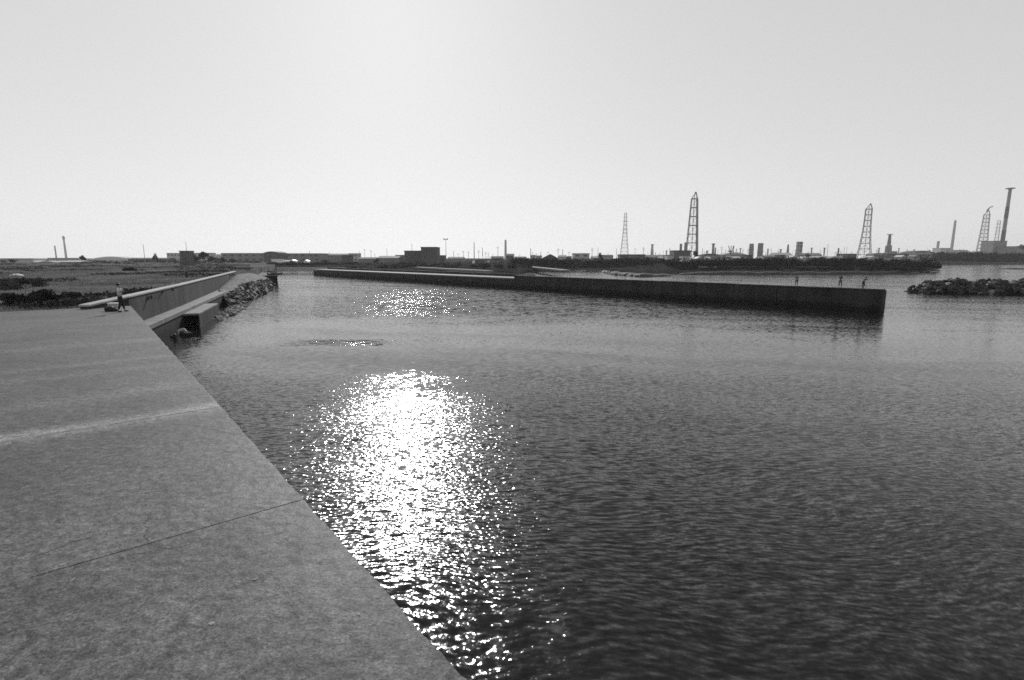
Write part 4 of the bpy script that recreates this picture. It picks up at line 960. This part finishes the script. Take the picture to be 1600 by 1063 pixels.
tree(243, 396.5, 310, 8, 'small pointed tree left of the dark square tower')
tree(303, 397, 300, 14, 'dark tree hugging the right side of the square tower'); tree(318, 392.5, 320, 13, 'tallest dark tree right of the square tower')
tree(331, 400, 300, 16, 'broad lower tree right of the tallest one', M_leafm); tree(347, 402, 300, 14, 'small tree before the long grey hall', M_leafd)
tree(362, 404, 290, 16, 'low bushy tree nearest the seawall end')
tree(455, 407, 300, 14, 'round bushy tree before the long grey warehouse'); tree(505, 406, 300, 16, 'round bushy tree at the head of the inlet')
tree(588, 405, 290, 12, 'dark round tree left of the grey gabled hall'); tree(628, 409, 280, 12, 'dark round tree before the stepped building'); tree(653, 409.5, 275, 9, 'small dark tree below the tall dark block')
tree(938, 395, 420, 7, 'small round tree between canopy building and pylon'); tree(1086, 392, 440, 6, 'dark tree right behind the white hut')
tree(1262, 396, 430, 10, 'small dark tree right of the thick square column'); tree(1440, 397, 430, 22, 'wide dark tree at the tip of the far shore')
tree(16, 405, 290, 16, 'dark low tree before the edge block at the left')
# shrubs close behind the pier deck
def shrub(px_, py_, w, h_, n, label, mat=M_leafd, ls=.12):
    p = on(px_, py_, 3.0); t = empty('shrub', (p.x, p.y, 2.95)); tag(t, label, 'shrub', 'shrubs behind the pier deck')
    nc = 14; cc = np.stack([rng.uniform(-w * .4, w * .4, nc), rng.uniform(-w * .25, w * .25, nc), rng.uniform(.15, .6, nc) * h_], 1)
    d = rng.normal(size=(nc, n // nc, 3)); d /= np.linalg.norm(d, axis=2)[..., None]; d *= rng.random((nc, n // nc, 1)) ** .5 * np.array([w * .17, w * .17, h_ * .38])
    P = (cc[:, None, :] + d).reshape(-1, 3); P[:, 2] = np.abs(P[:, 2]); V_, Fq = leaves(P, rng.uniform(.6, 1.4, len(P)) * ls); np_mesh('foliage', V_, Fq, mat, t)
    mb = MB()
    for k in range(7): mb.tube((random.uniform(-.1, .1), random.uniform(-.1, .1), 0), (random.uniform(-w * .3, w * .3), random.uniform(-.3, .3), h_ * .7), .025, .01, n=4)
    mb.build('stem', M_bark, t); return t
shrub(52, 478, 3.2, 1.2, 4200, 'big dark shrub behind the pier end at the left')
shrub(86, 472, 2.8, .8, 2600, 'flat dark shrub right of the biggest shrub')
shrub(4, 470, 1.8, .7, 1500, 'mid grey shrub at the left edge behind the pier', M_leafm); shrub(62, 449, 1.6, 1.3, 900, 'small upright bush alone in the grass', M_leafm)
shrub(112, 463, 1.6, .5, 800, 'low mid grey tuft bush left of the seawall start', M_leafm); shrub(205, 423, 3.6, 1.0, 900, 'dark squat bush far along behind the seawall', M_leafd, .2)
shrub(4, 456, 3.0, 1.1, 1500, 'mid grey bush farther back at the left edge', M_leafm, .15); shrub(25, 446, 3.5, .7, 1200, 'low spreading bush left of the upright bush', M_leafd, .15)
# pale mound, marker post
p = on(26, 431, 3.1); t = empty('tarpaulin_heap', (p.x, p.y, 2.95)); tag(t, 'bright pale tarpaulin heap lying in the grass at the far left', 'tarpaulin')
V_, F_ = [], []
for i in range(13):
    for j in range(9):
        x, y = (i / 12 - .5) * 1.9, (j / 8 - .5) * 1.2; e = max(0, 1 - (x / .95) ** 2) * max(0, 1 - (y / .6) ** 2); V_.append((x, y, .5 * e ** .4 + .05 * float(wob(x, y, .25))))
for i in range(12):
    for j in range(8): F_.append((i * 9 + j, i * 9 + 9 + j, i * 9 + 10 + j, i * 9 + j + 1))
MB().add(V_, F_).build('sheet', M_white, t, smooth=True); MB().tube((-1.05, -.62, .03), (1.05, -.62, .05), .04).build('batten', M_bark, t)
p = on(292, 434, 3.1); t = empty('marker_post', (p.x, p.y, 3.0)); tag(t, 'short dark marker post in the grass behind the seawall', 'post')
MB().box(-.16, .16, -.12, .12, -.2, 1.0).build('post', M_plast, t, bevel=.02); MB().box(-.24, .24, -.16, .16, 1.003, 1.12).build('cap', M_wdark, t)

# ------------------------------------------------------------------ people
def skin_mesh(name, pts, edges, mat, parent, root=0, lv=1):
    """pts: {key: (x,y,z,r)}"""
    keys = list(pts); ix = {k: i for i, k in enumerate(keys)}
    me = bpy.data.meshes.new(name); me.from_pydata([pts[k][:3] for k in keys], [(ix[a], ix[b]) for a, b in edges], []); me.materials.append(mat)
    o = bpy.data.objects.new(name, me); COL.objects.link(o); o.parent = parent
    sk = o.modifiers.new('skin', 'SKIN'); sk.use_smooth_shade = True
    if not me.skin_vertices: 
        me_sv = None
    sv = me.skin_vertices[0].data
    for k in keys: r = pts[k][3]; sv[ix[k]].radius = (r, r) if not isinstance(r, tuple) else r
    for k in range(len(keys)): sv[k].use_root = (k == root)
    sb = o.modifiers.new('sub', 'SUBSURF'); sb.levels = lv; sb.render_levels = lv + 1
    return o
def person(loc, rz, height, pose, label, shirt=M_shirt, trou=M_trou, sleeves=True):
    t = empty('person', loc, rz); tag(t, label, 'person')
    S = height / 1.75
    J = dict(pel=(0, 0, .95, .115), sp=(0, 0, 1.1, .105), ch=(0, .01, 1.28, .125), nk0=(0, 0, 1.44, .07), nk=(0, 0.01, 1.50, .048), hd=(0, .015, 1.58, .075), hd2=(0, .01, 1.66, .082), hd3=(0, 0, 1.72, .055), nose=(0, .105, 1.60, .012),
             earl=(-.085, 0, 1.61, .014), earr=(.085, 0, 1.61, .014))
    for s, c in ((-1, 'l'), (1, 'r')):
        J['hip' + c] = (s * .095, 0, .88, .085); J['kn' + c] = (s * .12, .02, .48, .052); J['an' + c] = (s * .14, 0, .09, .035); J['toe' + c] = (s * .16, .15, .035, .03)
        J['sh' + c] = (s * .17, 0, 1.40, .055); J['el' + c] = (s * .24, .02, 1.12, .04); J['wr' + c] = (s * .24, .12, .90, .026)
    J.update(pose)
    E = [('pel', 'sp'), ('sp', 'ch'), ('ch', 'nk0'), ('nk0', 'nk'), ('nk', 'hd'), ('hd', 'hd2'), ('hd2', 'hd3'), ('hd', 'nose'), ('hd', 'earl'), ('hd', 'earr')]
    for c in 'lr':
        E += [('pel', 'hip' + c), ('hip' + c, 'kn' + c), ('kn' + c, 'an' + c), ('an' + c, 'toe' + c), ('nk0', 'sh' + c), ('sh' + c, 'el' + c), ('el' + c, 'wr' + c)]
        w, e = Vector(J['wr' + c][:3]), Vector(J['el' + c][:3]); d = (w - e).normalized(); sd = d.cross(Vector((0, 0, 1))); sd = sd.normalized() if sd.length > .01 else Vector((1, 0, 0)); up = sd.cross(d)
        pm = w + d * .05; J['pm' + c] = (*pm, .026); E.append(('wr' + c, 'pm' + c))
        for k, (off, ln) in enumerate(((-.027, .07), (-.009, .082), (.009, .077), (.027, .06))):
            a_ = pm + d * .03 + sd * off; b__ = a_ + d * ln * .5 - up * .01; c_ = b__ + d * ln * .3 - up * .03
            J[f'f{c}{k}a'] = (*a_, .0095); J[f'f{c}{k}b'] = (*b__, .008); J[f'f{c}{k}c'] = (*c_, .007); E += [('pm' + c, f'f{c}{k}a'), (f'f{c}{k}a', f'f{c}{k}b'), (f'f{c}{k}b', f'f{c}{k}c')]
        a_ = w + d * .025 - sd * .03; b__ = a_ + d * .035 - sd * .02 - up * .02; J[f't{c}a'] = (*a_, .011); J[f't{c}b'] = (*b__, .009); E += [('wr' + c, f't{c}a'), (f't{c}a', f't{c}b')]
    sc = lambda d_: {k: (v[0] * S, v[1] * S, v[2] * S, v[3] * S) for k, v in d_.items()}
    skin_mesh('body', sc(J), E, M_skin, t)
    g_ = lambda k, dr: (*J[k][:3], J[k][3] + dr)
    mid = lambda a, b_, f_, r: (*(Vector(J[a][:3]).lerp(Vector(J[b_][:3]), f_)), r)
    SH = dict(pel=(*J['pel'][:3], .125), sp=g_('sp', .018), ch=g_('ch', .012), nk0=(*J['nk0'][:3], .075)); ES = [('pel', 'sp'), ('sp', 'ch'), ('ch', 'nk0')]
    TR = dict(sp=(*Vector(J['pel'][:3]) + Vector((0, 0, .07)), .118), pel=g_('pel', .012)); ET = [('sp', 'pel')]
    for c in 'lr':
        SH['sh' + c] = g_('sh' + c, .01); SH['slv' + c] = mid('sh' + c, 'el' + c, .75, .05); ES += [('nk0', 'sh' + c), ('sh' + c, 'slv' + c)]
        TR['hip' + c] = g_('hip' + c, .014); TR['kn' + c] = g_('kn' + c, .022); TR['cf' + c] = mid('kn' + c, 'an' + c, .85, .058); ET += [('pel', 'hip' + c), ('hip' + c, 'kn' + c), ('kn' + c, 'cf' + c)]
    skin_mesh('shirt', sc(SH), ES, shirt, t); skin_mesh('trousers', sc(TR), ET, trou, t)
    for c in 'lr':
        a_, b__ = J['an' + c], J['toe' + c]
        skin_mesh('shoe', sc({'a': (a_[0], a_[1] - .04, .045, .045), 'b': (*b__[:2], .04, .042), 'c': (b__[0], b__[1] + .05, .032, .032)}), [('a', 'b'), ('b', 'c')], M_plast, t)
    # hair cap
    h1, h2 = Vector(J['hd2'][:3]), Vector(J['hd3'][:3]); fw = Vector(J['nose'][:3]) - Vector(J['hd'][:3]); fw.z = 0; fw.normalize()
    hc = h1 - fw * .03 + Vector((0, 0, .012)); tl = fw.cross(Vector((0, 0, 1))); TQ = Matrix.Rotation(R(32), 3, tl); mb = MB(); V_, F_ = [], []
    n1, n2 = 8, 14
    for i in range(n1 + 1):
        th = (i / n1) * 2.0
        for j in range(n2):
            ph = 2 * math.pi * j / n2; r = .112 * (1 + .05 * math.sin(5 * ph + i)); V_.append(tuple(hc + TQ @ Vector((r * math.sin(th) * math.cos(ph) * .95, r * math.sin(th) * math.sin(ph), r * math.cos(th)))))
    for i in range(n1):
        for j in range(n2): F_.append((i * n2 + j, (i + 1) * n2 + j, (i + 1) * n2 + (j + 1) % n2, i * n2 + (j + 1) % n2))
    MB().add([tuple(Vector(v) * S) for v in V_], F_).build('hair', M_hair, t, smooth=True)
    return t
def rod(a, b_, label):
    a, b_ = Vector(a), Vector(b_); t = empty('fishing_rod', a); tag(t, label, 'fishing rod'); d = b_ - a
    MB().tube((0, 0, 0), d * .22, .016, .014).build('grip', M_plast, t); q = d * .22
    sag = Vector((0, 0, -.1)); mb = MB()
    for k in range(4): q2 = d * (.22 + .78 * (k + 1) / 4) + sag * ((k + 1) / 4) ** 2; mb.tube(q, q2, .012 - .0022 * k, .0098 - .0022 * k, n=5); q = q2
    mb.build('blank', M_plast, t); return t
# figure on the near pier: pale shirt, arms raised holding a dark bag-like object at chest height towards the right
pl = on(190, 487.3, 3.1)
person(pl, R(-75), 1.64, dict(elr=(.22, .14, 1.20, .036), wrr=(.10, .26, 1.34, .026), ell=(-.20, .16, 1.20, .036), wrl=(-.06, .26, 1.32, .026),
       knl=(-.14, .05, .48, .05), anl=(-.20, .10, .09, .035), toel=(-.22, .25, .035, .03), anr=(.16, -.10, .09, .035), toer=(.18, .05, .035, .03)),
       'slim person in pale shirt and dark trousers standing on the near pier holding something dark')
rz = R(-75); fwd = Vector((-math.sin(rz), math.cos(rz), 0))
q = pl + fwd * .34 + Vector((0, 0, 1.28)); t = empty('camera_case', q, rz); tag(t, 'small dark case held at chest height by the person on the near pier', 'case')
MB().box(-.12, .12, -.07, .07, -.05, .1).build('case_body', M_plast, t, bevel=.02); MB().tube((0, .07, .03), (0, .12, .03), .04, .045, n=12).build('lens_barrel', M_plast, t)
# bag and box by the feet
p = on(174, 486.6, 3.1); t = empty('duffel_bag', p, R(-8)); tag(t, 'dark duffel bag lying on the deck left of the standing person', 'bag')
mb = MB(); V_, F_ = [], []; prof_ = [(-.38, .02), (-.37, .09), (-.3, .14), (0, .135), (.28, .10), (.40, .06), (.41, .02)]
for x, r in prof_:
    for j in range(12): a_ = 2 * math.pi * j / 12; V_.append((x, r * math.cos(a_) * 1.1, max(.0, r + r * math.sin(a_) * 1.0)))
for i in range(len(prof_) - 1):
    for j in range(12): F_.append((i * 12 + j, i * 12 + (j + 1) % 12, i * 12 + 12 + (j + 1) % 12, i * 12 + 12 + j))
F_ += [tuple(range(11, -1, -1)), tuple(range(72, 84))]
MB().add(V_, F_).build('bag_body', M_trou, t, smooth=True)
mb = MB(); hp = [(-.2, 0, .25), (-.12, 0, .30), (.08, 0, .29), (.16, 0, .22)]
for a_, b__ in zip(hp[:-1], hp[1:]): mb.tube(a_, b__, .015, n=6)
mb.build('handle', M_plast, t)
p = on(179, 480, 3.1); t = empty('cool_box', p, R(5)); tag(t, 'pale cool box on the deck behind the dark duffel bag', 'cool box')
MB().box(-.3, .3, -.18, .18, 0, .2).build('box_body', M_wlight, t, bevel=.02); MB().box(-.315, .315, -.19, .19, .203, .27).build('lid', M_white, t, bevel=.02)
mb = MB().box(-.32, -.316, -.03, .03, .05, .15); mb.build('handle', M_plast, t)
# anglers on the end of the long breakwater
def fp(px_, nn=.6, z=2.62):
    for k in range(4000):
        t_ = flen * k / 4000; p = FA + fd * t_ + fn * nn
        pxx = 800 + p.x / (p.y * CP + (H - z) * SP) * F
        if pxx >= px_: return Vector((p.x, p.y, z))
    return p
q1, q2, q3 = fp(1244), fp(1312), fp(1348)
person(q1, R(150), 1.42, dict(hd=(0, .03, 1.58, .08)), 'short angler in dark clothes standing alone at the left on the tall breakwater', M_mid, M_trou)
person(q2, R(-40), 1.6, dict(elr=(.22, .16, 1.22, .036), wrr=(.12, .36, 1.25, .026), ell=(-.22, .14, 1.20, .036), wrl=(-.08, .30, 1.15, .026)), 'middle angler of the three, upright on the tall breakwater', M_mid, M_mid)
person(q3, R(-75), 1.5, dict(sp=(0, .05, 1.08, .105), ch=(0, .16, 1.22, .125), nk0=(0, .26, 1.34, .07), nk=(0, .31, 1.38, .048), hd=(0, .37, 1.44, .075), hd2=(0, .40, 1.50, .08), hd3=(0, .41, 1.56, .055), nose=(0, .47, 1.42, .012),
       earl=(-.085, .37, 1.46, .014), earr=(.085, .37, 1.46, .014), shl=(-.17, .24, 1.31, .055), shr=(.17, .24, 1.31, .055), elr=(.2, .44, 1.2, .038), wrr=(.08, .66, 1.34, .026), ell=(-.2, .44, 1.18, .038), wrl=(-.04, .62, 1.24, .026),
       hipl=(-.095, -.03, .88, .085), hipr=(.095, -.03, .88, .085), anr=(.14, -.15, .09, .035), toer=(.15, 0, .035, .03)), 'bending angler nearest the end of the tall breakwater', M_mid, M_trou)
f3 = Vector((math.sin(R(75)), math.cos(R(75)), 0))
rod(q3 + f3 * .5 + Vector((0, 0, 1.02)), q3 + f3 * 2.7 + Vector((0, 0, 1.75)), 'fishing rod raised to the right by the bending angler')
f2 = Vector((math.sin(R(40)), math.cos(R(40)), 0))
rod(q2 + f2 * .3 + Vector((0, 0, 1.05)), q2 + f2 * .9 + Vector((0, 0, 2.3)), 'fishing rod held upright by the middle angler')

# ------------------------------------------------------------------ haze: the thin sea air around everything
mh = bpy.data.materials.new('sea_haze'); mh.use_nodes = True; nt = mh.node_tree; nt.nodes.clear()
pv = nt.nodes.new('ShaderNodeVolumePrincipled'); pv.inputs['Color'].default_value = (.95, .95, .95, 1); pv.inputs['Density'].default_value = 0.00012; pv.inputs['Anisotropy'].default_value = 0.3
mo = nt.nodes.new('ShaderNodeOutputMaterial'); nt.links.new(pv.outputs[0], mo.inputs['Volume'])
hz_ = MB().box(-2600, 4200, -150, 3100, -4.0, 125).build('haze', mh); tag(hz_, 'thin pale sea haze over harbour and works', 'haze', kind='stuff')
